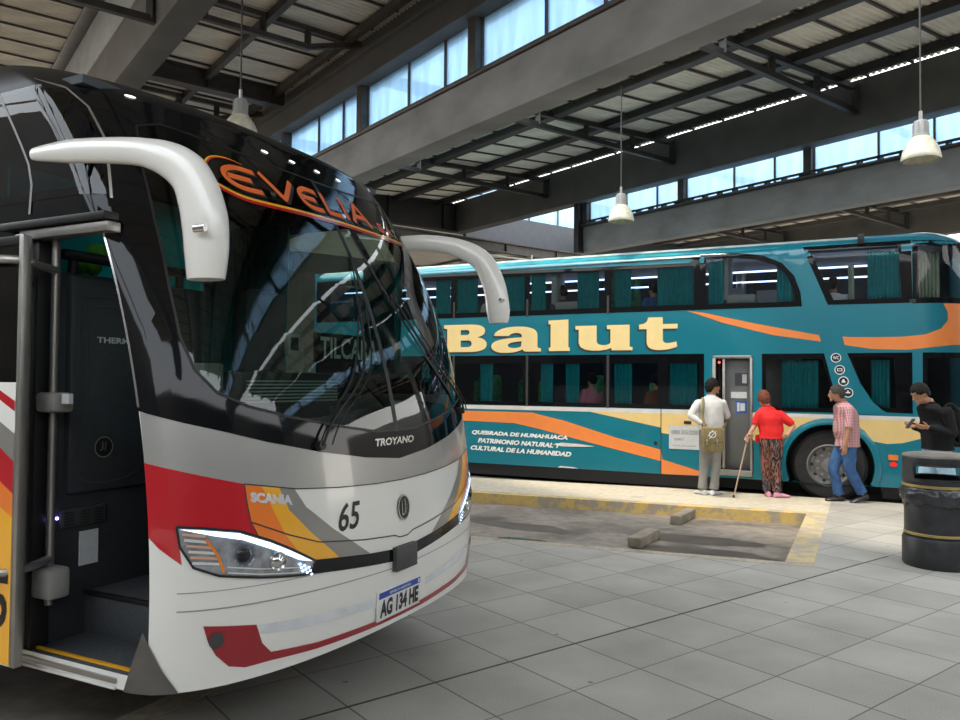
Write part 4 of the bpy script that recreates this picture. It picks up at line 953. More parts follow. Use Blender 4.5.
# far side, rear, roof, underside as one hull
def q4(pts): b.faces.new([b.verts.new(Vp(*p)) for p in pts])
lE, wE = ga[-1], WS+2.5
q4([(lE, WS, .2), (lE, wE, .2), (lE, wE, 3.9), (lE, WS, 3.9)]); q4([(AC-RF, wE, .2), (lE, wE, .2), (lE, wE, 3.9), (AC-RF, wE, 3.9)])
n_ = len(gz2)-1
for i in range(len(ga)-1):
    pa, pb = V_[i][n_], V_[i+1][n_]; ff = []
    for v in (pa, pb): ff.append(b.verts.new(Vector((v.co.x, v.co.y, 0))+WB*max(0, (wE-.3)-v.co.dot(WB))+Z*3.95))
    b.faces.new((pa, pb, ff[1], ff[0]))
    pa, pb = V_[i][0], V_[i+1][0]; ff = []
    for v in (pa, pb): ff.append(b.verts.new(Vector((v.co.x, v.co.y, 0))+WB*max(0, wE-v.co.dot(WB))+Z*.2))
    b.faces.new((pa, pb, ff[1], ff[0]))
obj('body', b, 'teal', db, recalc=True, smooth=40)
def d2(name, loops, m, off=.003, grid=.15, parent=db, **k):
    if not isinstance(loops[0], list): loops = [loops]
    return obj(name, wrap_bm(loops, surf2, off, grid), m, parent, recalc=False, smooth=60, **k)
# window bands: black surround, panes
up_out = [(10.1, 2.88), (2.36, 2.88), (2.36, 3.74), (10.1, 3.72)]
d2('upper_window_band', [up_out]+[R_(a, c, 2.97, 3.60) for a, c in up_panes], 'black_p', .003, .15)
d2('upper_window_band', [curve_out, curve_in], 'black_p'); d2('front_window_surround', [fu_out, fu_in], 'black_p'); d2('front_window_surround', [wr_out, wr_in], 'black_p', .003, .1)
d2('lower_window_band', [R_(10.1, 2.30, 1.27, 2.17)]+[R_(a, c, 1.34, 2.02) for a, c in lo_panes], 'black_p', .003, .15)
d2('lower_window_surround', [lw_out, lw_in], 'black_p'); d2('lower_window_surround', [lf_out, lf_in], 'black_p'); d2('lower_window_surround', [lg_out, lg_in], 'black_p', .003, .1)
for a, c in up_panes: d2('window_pane', R_(a-.02, c+.02, 2.95, 3.62), 'pane', .001, 0)
for a, c in lo_panes: d2('window_pane', R_(a-.02, c+.02, 1.32, 2.04), 'pane', .001, 0)
for p in (curve_in, fu_in, wr_in, lw_in, lf_in, lg_in): d2('window_pane', grow(p, .015), 'pane', .001, .1)
for l in (6.88, 5.39, 3.90): d2('window_post', R_(l-.02, l+.02, 2.86, 3.74), 'seam_l', .006, 0); d2('window_post', R_(l-.025, l+.02, 1.26, 2.17), 'seam_l', .006, 0)
# painted bands
d2('white_rail', R_(10.1, 2.16, 1.19, 1.262), 'white_s', .004, 0); d2('white_rail', [(1.57, 1.185), (1.57, 1.245), (-2.6, 1.225), (-2.6, 1.165)][::-1], 'white_s', .004, .1)
d2('orange_swoosh', [(10, 1.16), (5.28, 1.15), (4.67, 1.02), (3.77, .77), (3.0, .60), (3.0, .41), (4.21, .66), (5.13, .86), (5.62, .95), (6.5, .965), (10, .9)], 'orange2', .003, .3)
d2('cream_wedge', [(4.21, 1.19), (3.0, .96), (3.0, 1.19)], 'cream', .003, 0)
d2('cream_panel', [(2.99, 1.19), (2.99, .87), (2.7, .84), (2.16, .82), (2.16, 1.19)], 'cream', .003, .3); d2('cream_panel', [(1.57, 1.19), (1.57, .81), (1.15, .78), (1.06, .90), (.86, 1.07), (.62, 1.165), (.47, 1.185)], 'cream', .003, .3)
d2('cream_panel', [(.45, 1.18), (.22, 1.15), (.0, 1.02), (-.12, .86), (-.3, .83), (-.5, .85), (-.75, .93), (-1.2, 1.05), (-2.6, 1.1), (-2.6, 1.17)], 'cream', .003, .1)
d2('orange_corner', [(2.99, .61), (2.97, .44), (2.33, .27), (2.33, .21), (2.99, .20)], 'orange2', .003, 0)
sw_t = [(2.57, 2.87), (2.30, 2.83), (1.49, 2.63), (.62, 2.44), (.2, 2.40), (-.13, 2.39), (-.5, 2.39), (-.80, 2.42), (-1.0, 2.50), (-1.10, 2.62), (-1.10, 2.74), (-1.04, 2.86)]
sw_b = [(-3.2, 2.86), (-3.2, 2.3), (-1.19, 2.27), (-.56, 2.20), (-.13, 2.215), (.59, 2.34), (1.26, 2.45), (2.01, 2.66)]
d2('orange_swoosh', sw_t+sw_b, 'orange2', .003, .12)
# slanted painted pillar carries the teal across the window bands and the swoosh
pr = [(.88, 3.84), (.49, 2.90), (.31, 2.50), (.25, 2.2), (.09, 1.78), (-.08, 1.50), (-.3, 1.27)]; pl2 = [(.5, 1.27), (.44, 1.68), (.52, 1.95), (.62, 2.44), (.80, 2.9), (.98, 3.4), (1.25, 3.7), (1.6, 3.86)]
d2('slanted_pillar', [(.84, 3.82), (.49, 2.92), (.28, 2.40), (.22, 2.16), (.04, 1.70), (-.12, 1.44), (-.3, 1.262), (.32, 1.262), (.36, 1.45), (.47, 1.90), (.60, 2.44), (.74, 2.88), (.82, 2.88), (.84, 3.2), (.95, 3.45), (1.15, 3.66), (1.35, 3.78), (1.1, 3.84)], 'teal', .009, .15)
for i, (l, z) in enumerate(((.37, 2.09), (.32, 1.91), (.27, 1.74), (.21, 1.57))):
    k1 = ring(l, z, .072, .072, 20); o = obj('round_icon', wrap_bm([k1], surf2, .012, 0), 'black_pl', db, recalc=False)
    b = BM(); wrap_bm([ring(l, z, .072, .072, 20), ring(l, z, .06, .06, 20)], surf2, .014, 0, b)
    if i == 0: text_bm('WC', lambda u, v, o_: surf2(-u, v, o_), -l-.04, -l+.04, z-.022, z+.025, .014, .02, bm=b)
    elif i == 1: wrap_bm([R_(l-.035, l+.035, z-.022, z+.022), R_(l-.025, l+.025, z-.012, z+.012)], surf2, .014, 0, b)
    elif i == 2: wrap_bm([[(l-.03, z-.02), (l+.03, z-.02), (l+.01, z+.03), (l-.01, z+.03)]], surf2, .014, 0, b)
    else: wrap_bm([R_(l-.03, l+.03, z-.008, z+.01)], surf2, .014, 0, b); wrap_bm([ring(l, z+.022, .012, .012, 8)], surf2, .014, 0, b)
    obj('icon_symbol', b, 'text_w', o, recalc=False)
d2('window_divider', R_(-.68, -.60, 2.88, 3.80), 'black_pl', .006, 0)
# lettering
def bez(cmds):
    out = []
    for c in cmds:
        if len(c) == 2: out.append(c)
        else:
            p0 = out[-1]; p1, p2, p3 = c[:2], c[2:4], c[4:]
            for k in range(1, 7):
                t = k/6; u = 1-t; out.append(tuple(u**3*p0[i]+3*u*u*t*p1[i]+3*u*t*t*p2[i]+t**3*p3[i] for i in (0, 1)))
    return out
GL = {'B': [bez([(0, 1), (.62, 1), (.9, 1, .96, .88, .96, .76), (.96, .62, .88, .56, .78, .53), (.92, .5, 1, .4, 1, .27), (1, .08, .86, 0, .62, 0), (0, 0), (0, .12), (.08, .15), (.08, .85), (0, .88)]),
            bez([(.40, .80), (.55, .80), (.62, .80, .62, .63, .55, .62), (.40, .62)]), bez([(.40, .42), (.58, .42), (.68, .42, .68, .19, .58, .18), (.40, .18)])],
      'a': [bez([(.05, .66), (.08, .92, .3, 1.02, .52, 1.02), (.8, 1.02, .93, .9, .93, .66), (.93, .2), (.94, .14, .97, .13, 1, .13), (1, 0), (.72, 0), (.67, 0, .64, .04, .64, .1), (.52, -.04, .38, -.04, .26, -.04), (.1, -.04, 0, .08, 0, .24), (0, .5, .3, .56, .62, .58), (.62, .66), (.62, .80, .40, .80, .36, .64)]),
            bez([(.62, .42), (.40, .40, .34, .33, .34, .26), (.34, .14, .5, .12, .6, .2)])],
      'l': [[(0, .98), (.93, 1), (.93, .12), (1, .10), (1, 0), (.02, 0), (.02, .10), (.1, .12), (.1, .86), (0, .86)]],
      'u': [bez([(0, 1), (.38, 1), (.38, .36), (.38, .18, .58, .16, .62, .3), (.62, .84), (.56, .85), (.56, 1), (.95, 1), (.95, .14), (1, .12), (1, 0), (.64, 0), (.64, .1), (.5, -.06, .06, -.08, .06, .3), (.06, .85), (0, .85)])],
      't': [bez([(0, .78), (.12, .80), (.22, .86, .22, .93, .24, 1), (.62, 1), (.62, .78), (1, .78), (1, .63), (.62, .63), (.62, .28), (.62, .14, .78, .16, .97, .22), (.99, .06), (.8, -.05, .55, -.05, .45, -.04), (.28, -.02, .2, .06, .2, .24), (.2, .63), (0, .63)])]}
for ch, x0, x1, z0, z1 in (('B', 7.09, 6.19, 2.24, 2.75), ('a', 6.10, 5.12, 2.235, 2.68), ('l', 4.98, 4.58, 2.24, 2.79), ('u', 4.48, 3.47, 2.24, 2.67), ('t', 3.36, 2.72, 2.26, 2.78)):
    T_ = lambda u, v, dx=0, dz=0, e=0: (x0+(x1-x0)*u+dx, z0+(z1-z0)*v+dz)
    for nm, m, off, dx, dz in (('letter_shadow', 'shadow_l', .004, .028, -.030), ('letter', 'cream_l', .007, 0, 0)):
        d2(nm, [[T_(u, v, dx, dz) for u, v in lp_] for lp_ in GL[ch]], m, off, 0)
fl = lambda u, v, o: surf2(-u, v, o)
for t_, x0, x1, z0 in (('QUEBRADA DE HUMAHUACA', -6.50, -4.62, .715), ('PATRIMONIO NATURAL Y', -6.36, -4.76, .575), ('CULTURAL DE LA HUMANIDAD', -6.52, -4.56, .435)):
    zf = lambda u: -.035*u
    obj('slogan_line', text_bm(t_, fl, x0, x1, z0, z0+.085, .006, .05, shear=.03, zfun=zf), 'text_w', db, recalc=False)
sg = d2('notice_board', R_(2.86, 2.36, .62, 1.0), 'paper', .008, 0)
for t_, x0, x1, z0, h in (('0800 555-2258', -2.82, -2.40, .86, .07), ('CNRT', -2.78, -2.62, .76, .04), ('www.cnrt.gob.ar', -2.80, -2.42, .66, .03)):
    obj('notice_text', text_bm(t_, fl, x0, x1, z0, z0+h, .010, .02), 'grey_pl', sg, recalc=False)
d2('vent', R_(2.62, 2.50, 1.03, 1.08), 'black_pl', .008, 0)
d2('fuel_cap', ring(3.08, .70, .03, .03, 12), 'black_pl', .008, 0); d2('hatch_gap', R_(2.985, 3.0, .2, 1.27), 'seam_l', .005, 0)
d2('scuffed_paint', [(4.9, .60), (4.72, .64), (4.4, .63), (4.12, .60), (4.3, .585), (4.7, .575)], 'white_s', .0055, 0); d2('scuffed_paint', [(4.8, .205), (4.75, .235), (4.5, .225), (4.42, .205)], 'white_s', .0055, 0)
# roof edge with the light weathered strip
d2('roof_edge', R_(10.1, .0, 3.80, 3.905), 'teal_d', .004, .2); d2('worn_roof_strip', R_(10.1, .05, 3.885, 3.935), 'teal_l', .006, .2)
bxd = lambda name, a, c, m, parent=db, bev=.006, **k: obj(name, (lambda b_: (box(b_, a, c, Vp, bev=bev), b_)[1])(BM()), m, parent, **k)
bxd('roof_joint', (-.02, WS-.015, 3.78), (.07, WS+.12, 3.93), 'black_pl')
# skirt, wheel arch, wheels
bxd('under_skirt', (2.2, WS+.03, -.0), (10, WS+.10, .20), 'black_pl', bev=0); bxd('under_skirt', (-.95, WS+.12, .02), (-.24, WS+.2, .2), 'black_pl', bev=0)
b = BM(); bxs = [(10, WS+.1, .0), (1.1, WS+.1, .0)]
box(b, (1.15, WS+.35, .0), (10, WS+2.3, .2), Vp); obj('chassis', b, 'black_pl', db)
for cx in (arch_c, 8.6):
    b = BM(); n = 28; prev = None
    for i in range(n+1):
        a = -.42+(math.pi+.84)*i/n; r = []
        for rr, dw in ((.60, .0), (.61, -.045), (.66, -.05), (.70, -.03), (.705, .01)): r.append(b.verts.new(Vp(cx+rr*math.cos(a), WS+dw, max(.2, arch_z+rr*math.sin(a)))))
        if prev:
            for k in range(4): b.faces.new((prev[k], prev[k+1], r[k+1], r[k]))
        prev = r
    obj('wheel_arch', b, 'teal', db)
    b = BM(); prev = None
    for i in range(n+1):
        a = -.42+(math.pi+.84)*i/n; r = [b.verts.new(Vp(cx+.605*math.cos(a), WS-.04, max(.2, arch_z+.605*math.sin(a)))), b.verts.new(Vp(cx+.605*math.cos(a), WS+.7, max(.2, arch_z+.605*math.sin(a))))]
        if prev: b.faces.new((prev[0], prev[1], r[1], r[0]))
        prev = r
    vs = [b.verts.new(Vp(*p)) for p in ((cx-.7, WS+.6, 0), (cx+.7, WS+.6, 0), (cx+.7, WS+.6, 1.2), (cx-.7, WS+.6, 1.2))]; b.faces.new(vs)
    obj('wheel_well', b, 'black_pl', db)
    wheel(Vp(cx, WS+.17, .475), .53, .30, db)
b = BM(); wrap_bm([R_(-.315, -.44, .60, .68)], surf2, .02, 0, b); obj('side_marker', b, 'amber_l', db, recalc=False); b = BM(); wrap_bm([ring(-.38, .54, .05, .036, 16)], surf2, .02, 0, b); obj('side_reflector', b, 'red_l', db, recalc=False)
# passenger door
bxd('door_frame', (2.12, WS-.012, .25), (2.17, WS+.06, 2.14), 'alu'); bxd('door_frame', (1.56, WS-.012, .25), (1.60, WS+.06, 2.14), 'alu'); bxd('door_frame', (1.56, WS-.012, 2.09), (2.17, WS+.06, 2.14), 'alu')
dp = bxd('door_panel', (1.60, WS+.12, .34), (1.98, WS+.16, 2.09), 'door_g'); bxd('door_return', (1.98, WS+.02, .34), (2.02, WS+.5, 2.09), 'alu'); bxd('door_well', (2.0, WS+.5, .34), (2.12, WS+.54, 2.09), 'black_pl')
bxd('door_step', (1.56, WS-.03, .24), (2.17, WS+.3, .33), 'alu'); bxd('door_step', (1.6, WS+.02, .33), (2.12, WS+.14, .36), 'black_pl')
for z0, z1, l0, l1, m in ((1.66, 1.86, 1.65, 1.84, 'dgrey_pl'), (1.70, 1.84, 1.66, 1.73, 'paper'), (1.46, 1.56, 1.66, 1.9, 'paper'), (1.22, 1.42, 1.66, 1.83, 'blue_c'), (1.26, 1.38, 1.69, 1.76, 'paper'), (1.25, 1.39, 1.77, 1.81, 'paper')):
    bxd('door_sticker', (l0, WS+.115-(.004 if m == 'paper' else 0), z0), (l1, WS+.12, z1), m, dp, 0)
bxd('door_handle', (1.93, WS+.09, 1.18), (1.95, WS+.12, 1.22), 'black_pl', dp, .003)
b = BM(); ball(b, Vp(2.07, WS+.03, 2.03), .02); obj('door_light', b, 'red_led', db)
# decks, lining, strip lights, seats, curtains
bxd('upper_floor', (-.9, WS+.25, 2.30), (10, WS+2.44, 2.62), 'int', bev=0); bxd('lower_floor', (2.2, WS+.3, .5), (10, WS+2.44, .6), 'int', bev=0)
bxd('far_lining', (-1.3, WS+2.38, .6), (10, WS+2.42, 3.75), 'int', bev=0); bxd('ceiling_lining', (-1.3, WS+.35, 3.74), (10, WS+2.4, 3.78), 'int_l', bev=0)
bxd('stair_wall', (.9, WS+.7, 1.2), (2.3, WS+.74, 2.3), 'int_l', bev=0); bxd('lower_bulkhead', (1.45, WS+.1, .3), (1.5, WS+2.4, 2.3), 'int', bev=0); bxd('lower_bulkhead', (2.2, WS+.25, .3), (2.25, WS+2.4, 2.3), 'int', bev=0)
bxd('lining_panel', (1.2, WS+1.3, 3.0), (1.65, WS+1.34, 3.3), 'int_l', bev=.01); bxd('lining_panel', (1.85, WS+1.2, 2.95), (2.15, WS+1.24, 3.35), 'int_l', bev=.01)
for w_, z in ((.55, 3.52), (1.75, 3.50)): bxd('strip_light', (-.7, WS+w_, z), (9.8, WS+w_+.05, z+.022), 'led', bev=0)
bxd('strip_light', (2.4, WS+.5, 2.10), (9.8, WS+.54, 2.13), 'led', bev=0)
def bseat(l, w_, z, m='seat_g'):
    b = BM(); box(b, (l, w_, z+.35), (l+.45, w_+.46, z+.5), Vp, bev=.04); box(b, (l+.4, w_, z+.4), (l+.53, w_+.46, z+1.12), Vp, bev=.06); box(b, (l+.38, w_+.1, z+1.02), (l+.50, w_+.36, z+1.22), Vp, bev=.05)
    obj('seat', b, m, db)
for k in range(9): 
    for w_ in (.12, 1.75): bseat(.55+.98*k, WS+w_, 2.62, 'seat_g' if k % 3 != 1 else 'int_l')
for k in range(6):
    for w_ in (.32, 1.75): bseat(2.75+1.02*k, WS+w_, .6)
W2 = WS+.07
for l0, l1 in ((6.42, 6.83), (5.44, 5.84), (5.07, 5.34), (4.08, 4.47), (3.52, 3.80), (2.46, 3.07), (7.0, 7.3), (2.0, 2.24), (.98, 1.2), (-.50, -.06)): curtain(l0, l1, W2, 2.93, 3.66, 'curtain', db)
for l0, l1 in ((4.92, 5.14), (4.43, 4.68), (3.50, 3.80), (2.42, 2.86), (6.1, 6.35), (7.2, 7.6)): curtain(l0, l1, W2, 1.30, 2.08, 'curtain', db)
curtain(.62, 1.15, W2+.1, 1.3, 2.06, 'curtain', db); curtain(-.35, -.1, W2+.2, 1.3, 2.06, 'curtain', db)
curtain(.12, .2, W2+.1, 2.93, 3.5, 'curtain_p', db)
for l0, l1 in ((-1.0, -.72), ): curtain(l0, l1, WS+.30, 2.93, 3.64, 'curtain_p', db)
# ============================================================ LITTER BIN
bc = Wd(4.34, 7.34, 0)
lb = thing('litter_bin', 'round black litter bin with gold bands and a bulging plastic liner', 'bin', bc)
def ln(name, prof, m, seg=56, parent=lb, **k): b = BM(); lathe(b, prof, bc, seg); return obj(name, b, m, parent, **k)
ln('plinth', [(0, .0), (.295, .0), (.305, .02), (.305, .25), (.295, .275), (.28, .28), (0, .28)], 'bin')
ln('drum', [(.278, .27), (.285, .29), (.285, .74), (.278, .755), (.27, .755), (.27, .30), (0, .29)], 'bin')
ln('gold_band', [(.286, .295), (.291, .298), (.291, .318), (.286, .321)], 'gold'); ln('gold_band', [(.293, .74), (.300, .743), (.300, .765), (.293, .768)], 'gold')
# hood with four openings
b = BM(); seg = 64; rows = [(.290, .755), (.295, .77), (.298, .80), (.298, .82), (.298, .95), (.298, .965), (.302, .99), (.300, 1.02), (.285, 1.035)]
cr = Vector((bc.x, bc.y, 0)); th0 = math.atan2(-bc.y, -bc.x)
rg = [[b.verts.new(bc+Vector((math.cos(th0+2*math.pi*k/seg)*r_, math.sin(th0+2*math.pi*k/seg)*r_, z_))) for k in range(seg)] for r_, z_ in rows]
for i in range(len(rows)-1):
    for k in range(seg):
        if rows[i][1] >= .82 and rows[i+1][1] <= .95 and ((k+.5) % 32 < 7 or (k+.5) % 32 > 25): continue
        b.faces.new((rg[i][k], rg[i][(k+1) % seg], rg[i+1][(k+1) % seg], rg[i+1][k]))
hd = obj('hood', b, 'bin', lb); sm = hd.modifiers.new('s', 'SOLIDIFY'); sm.thickness = .012
ln('lid', [(.300, 1.015), (.303, 1.025), (.295, 1.04), (.25, 1.05), (.12, 1.055), (0, 1.055)], 'bin_top')
for sg_ in (0, 1):
    b = BM(); pts = []
    for k in range(-7, 8): pts.append((k, .82))
    P = [bc+Vector((math.cos(th0+sg_*math.pi+2*math.pi*k/seg)*.302, math.sin(th0+sg_*math.pi+2*math.pi*k/seg)*.302, z_)) for k, z_ in [(k, .82) for k in range(-7, 8)]+[(k, .95) for k in range(7, -8, -1)]]
    tube(b, P+[P[0]], .008, 6, cap=False); obj('opening_rim', b, 'bin', lb)
b = BM(); prev = None
for i in range(97):
    a = 2*math.pi*i/96; r_ = []
    for j in range(9):
        t = j/8; z_ = .742-.165*t-.035*(j == 8)*noise.noise(Vector((math.cos(a)*3, math.sin(a)*3, 1)))
        bul = .028*math.sin(math.pi*min(1, t*1.1))+.022*noise.noise(Vector((math.cos(a)*5, math.sin(a)*5, t*3)))*math.sin(math.pi*min(1, .15+t))+.010*noise.noise(Vector((math.cos(a)*14, math.sin(a)*14, t*9)))
        rr = .290+abs(bul)+.004; r_.append(b.verts.new(bc+Vector((math.cos(a)*rr, math.sin(a)*rr, z_+.03*noise.noise(Vector((math.cos(a)*2, math.sin(a)*2, 5)))*t))))
    if prev:
        for k in range(8): b.faces.new((prev[k], prev[k+1], r_[k+1], r_[k]))
    prev = r_
ob = obj('liner_bag', b, 'bag', lb, smooth=80); sm = ob.modifiers.new('s', 'SOLIDIFY'); sm.thickness = .003
# ============================================================ PEOPLE
def eloft(b, secs, seg=20, yaw=0):
    """secs: (x, y, z, rx, ry[, yaw]) horizontal ellipses, stacked"""
    rings = []
    for s in secs:
        x, y, z, rx, ry = s[:5]; yw = s[5] if len(s) > 5 else yaw; c, sn = math.cos(yw), math.sin(yw)
        rings.append([b.verts.new((x+c*rx*math.cos(t)-sn*ry*math.sin(t), y+sn*rx*math.cos(t)+c*ry*math.sin(t), z)) for t in [2*math.pi*k/seg for k in range(seg)]])
    for a, d in zip(rings, rings[1:]):
        for k in range(seg): b.faces.new((a[k], a[(k+1) % seg], d[(k+1) % seg], d[k]))
    b.faces.new(rings[0][::-1]); b.faces.new(rings[-1])
def limb(b, pts, rad, seg=14, caps=True):
    P = [Vector(p) for p in pts]; tube(b, P, rad, seg)
    if caps:
        for p, r in ((P[0], rad[0]), (P[-1], rad[-1])): ball(b, p, r, 2)
def smoothpath(pts, rad, n=5):
    P = spline(pts, n); R = [p.x for p in spline([(r, 0, 0) for r in rad], n)]; return P, R
def Rz(a): return Matrix.Rotation(a, 3, 'Z')
def head_bm(b, c, hd, tilt=0, s=1.0):
    """head centred at c, looking along heading hd (radians), tilt = nod forwards"""
    R = Rz(hd) @ Matrix.Rotation(tilt, 3, 'Y'); c = Vector(c)
    vs = ball(b, (0, 0, 0), 1, 3)
    for v in vs:
        x, y, z = v.co
        X = .098*x; Y = .076*y*(1-.10*max(0, x)); Zz = .118*z
        if z < -.1: X = X*(1-.22*(-z-.1))+.012*(-z); Y *= 1-.38*(-z-.1)
        if z > .3 and x < 0: X *= 1.05
        v.co = R @ (Vector((X, Y, Zz))*s)+c
    P = lambda x, y, z: R @ (Vector((x, y, z))*s)+c
    tube(b, [P(.085, 0, .025), P(.104, 0, -.010), P(.118, 0, -.030), P(.100, 0, -.040)], [.008*s, .011*s, .015*s, .008*s], 8)   # nose
    for y in (-.028, .028): ball(b, P(.086, y, .030), .016*s, 1, (1, 1, .6))     # brow
    tube(b, [P(.093, -.02, -.062), P(.101, 0, -.060), P(.093, .02, -.062)], .008*s, 6)   # lips
    ball(b, P(.085, 0, -.095), .022*s, 1)                                                          # chin
    for y in (-.078, .078): ball(b, P(-.005, y, -.005), .028*s, 2, (.55, .3, 1), R)        # ears
    return R
def eyes(c, R, s, parent):
    b = BM()
    for y in (-.030, .030): ball(b, Vector(c)+R @ (Vector((.089, y, .012))*s), .0095*s, 1, (.5, 1.3, .7), R)
    obj('eyes', b, 'text_k', parent)
def hair_obj(c, R, s, m, parent, low=-.02, front=.045, vol=1.10, nape=-.07, rough=1.0):
    b = BM(); vs = ball(b, (0, 0, 0), 1, 4); kill = []
    for v in vs:
        x, y, z = v.co; X, Y, Zz = .098*x, .078*y, .118*z; nz = noise.noise(Vector((x*7, y*7, z*2)))
        f = max(0, min(1, (x+.35)/.7)); lim = nape*(1-f)+front*f
        if abs(y) > .55 and x > -.3: lim = min(lim, low+.02*nz)
        lim += .012*nz
        k = vol+rough*(.05*noise.noise(Vector((x*5, y*5, z*5)))+.035*noise.noise(Vector((x*16, y*16, z*9))))
        if Zz < lim-.012: kill.append(v)
        elif Zz < lim: k = 1.0+(k-1)*.35
        v.co = R @ (Vector((X*k-.004, Y*k, Zz*k))*s)+Vector(c)
    bmesh.ops.delete(b, geom=kill, context='VERTS')
    o = obj('hair', b, m, parent, smooth=80); q = o.modifiers.new('s', 'SOLIDIFY'); q.thickness = .008*s; q.offset = -1
    return o
def hand(b, wrist, d, pal, s=1.0, curl=.5, side=1):
    """wrist point, finger direction d, palm normal pal; palm, four fingers and a thumb"""
    w_ = Vector(wrist); d = Vector(d).normalized(); pal = (Vector(pal)-d*Vector(pal).dot(d)).normalized(); ac = d.cross(pal)*side
    tube(b, [w_-d*.01, w_+d*.03*s, w_+d*.075*s, w_+d*.09*s], [(.016*s, .024*s), (.015*s, .034*s), (.014*s, .040*s), (.011*s, .036*s)], 12, upv=pal)
    for i, L_ in enumerate((.068, .078, .073, .058)):
        o = (i-1.5)*.019*s; p = w_+d*.080*s+ac*o; pts = [p-d*.02]; dd = d.copy(); ang = curl*.5
        for k in range(3):
            dd = (dd*math.cos(ang)+pal*math.sin(ang)).normalized(); pal2 = pal; p = p+dd*L_*s*(.45, .32, .23)[k]; pts.append(p); ang = curl
        tube(b, pts, [.0088*s, .0085*s, .008*s, .007*s], 8); ball(b, pts[-1], .007*s, 1)
    p = w_+d*.02*s-ac*.026*s; t = (-ac*.75+d*.6+pal*.35).normalized(); q = p+t*.035*s; q2 = q+(t*.5+d*.8+pal*.4).normalized()*.030*s
    tube(b, [p-t*.012, p, q, q2], [.013*s, .0125*s, .010*s, .0085*s], 8); ball(b, q2, .0085*s, 1)
def shoe(c, hd, m, parent, L_=.27, pitch=0, name='shoe', w_=.048):
    b = BM(); R = Rz(hd) @ Matrix.Rotation(pitch, 3, 'Y'); c = Vector(c); secs = []
    for x, wd, h, zb in ((-.3, .55, .07, .0), (-.26, .8, .085, .0), (-.1, .85, .085, 0), (.1, .88, .075, 0), (.3, 1.0, .062, 0), (.52, 1.05, .048, 0), (.66, .8, .04, 0), (.71, .35, .03, .004)):
        r = []
        for k in range(12):
            a = 2*math.pi*k/12; z_ = h/2+math.sin(a)*h/2; z_ = max(z_, 0); r.append(b.verts.new(c+R @ Vector((x*L_, math.cos(a)*w_*wd*(1.0 if z_ < h*.6 else .85), z_+zb))))
        secs.append(r)
    for a, d in zip(secs, secs[1:]):
        for k in range(12): b.faces.new((a[k], a[(k+1) % 12], d[(k+1) % 12], d[k]))
    b.faces.new(secs[0]); b.faces.new(secs[-1][::-1]); return obj(name, b, m, parent, smooth=50)
def wrinkle(me, amp=.006, sc=7, stretch=(1, 1, .6)):
    for v in me.vertices:
        p = Vector((v.co.x*stretch[0], v.co.y*stretch[1], v.co.z*stretch[2]))*sc
        v.co += v.normal*(amp*noise.noise(p)+amp*.5*noise.noise(p*2.3))
    return me
def garment(name, build, m, parent, vox=.0125, amp=.005, sc=8):
    b = BM(); build(b); me = wrinkle(fuse(b, vox, 3), amp, sc); return obj(name, me, m, parent, smooth=80)
def figure(label, base, parts_body, head, group=None):
    t = thing('person', label, 'person', base, 0, group); return t
def mk(base, pts): return {k: Vector(base)+Vector(v) for k, v in pts.items()}

# --- man in a white shirt, seen from behind, chin in hand
base = Wd(3.52, 11.78, 0)
p1 = thing('person', 'person in white shirt and grey trousers with an olive shoulder bag, hand at chin', 'person', base)
j = mk(base, dict(pel=(0, 0, .98), wai=(0, .01, 1.08), che=(0, .02, 1.33), nk=(.01, .03, 1.50), hd=(.035, .04, 1.645), sL=(-.19, .0, 1.395), eL=(-.32, -.06, 1.20), wL=(-.175, -.17, 1.08), sR=(.19, .04, 1.395), eR=(.285, .12, 1.20), wR=(.11, .21, 1.43),
     hL=(-.075, 0, .93), kL=(-.09, .03, .50), aL=(-.125, .02, .09), hR=(.08, -.01, .93), kR=(.075, .0, .50), aR=(.035, -.04, .09)))
def torso_secs(j, k=1.0, grow=0, belly=0, yaw=0, zlo=None, shw=.205):
    pel, wai, che, nk = j['pel'], j['wai'], j['che'], j['nk']
    S_ = [(pel.x, pel.y, pel.z-.10, .165, .115), (pel.x, pel.y, pel.z, .175, .125), (wai.x, wai.y, wai.z, .165+belly*.5, .115+belly), (che.x, che.y, (wai.z+che.z)/2, .17+belly*.3, .12+belly*.6), (che.x, che.y, che.z, .185, .125), (che.x*.6+nk.x*.4, che.y*.6+nk.y*.4, che.z+.08, shw-.005, .105), (nk.x, nk.y, nk.z-.055, shw-.04, .08), (nk.x, nk.y, nk.z-.02, .10, .065), (nk.x, nk.y, nk.z, .06, .058)]
    return [(a, b_, c, (d+grow)*k, (e+grow)*k, yaw) for a, b_, c, d, e in S_ if zlo is None or c >= zlo-.001]
def arm_pts(j, s, r0=.052, r1=.042, r2=.029, n=5):
    return smoothpath([j['s'+s], (j['s'+s]*.5+j['e'+s]*.5), j['e'+s], (j['e'+s]*.5+j['w'+s]*.5), j['w'+s]], [r0, r0*.92, r1, r1*.85, r2], n)
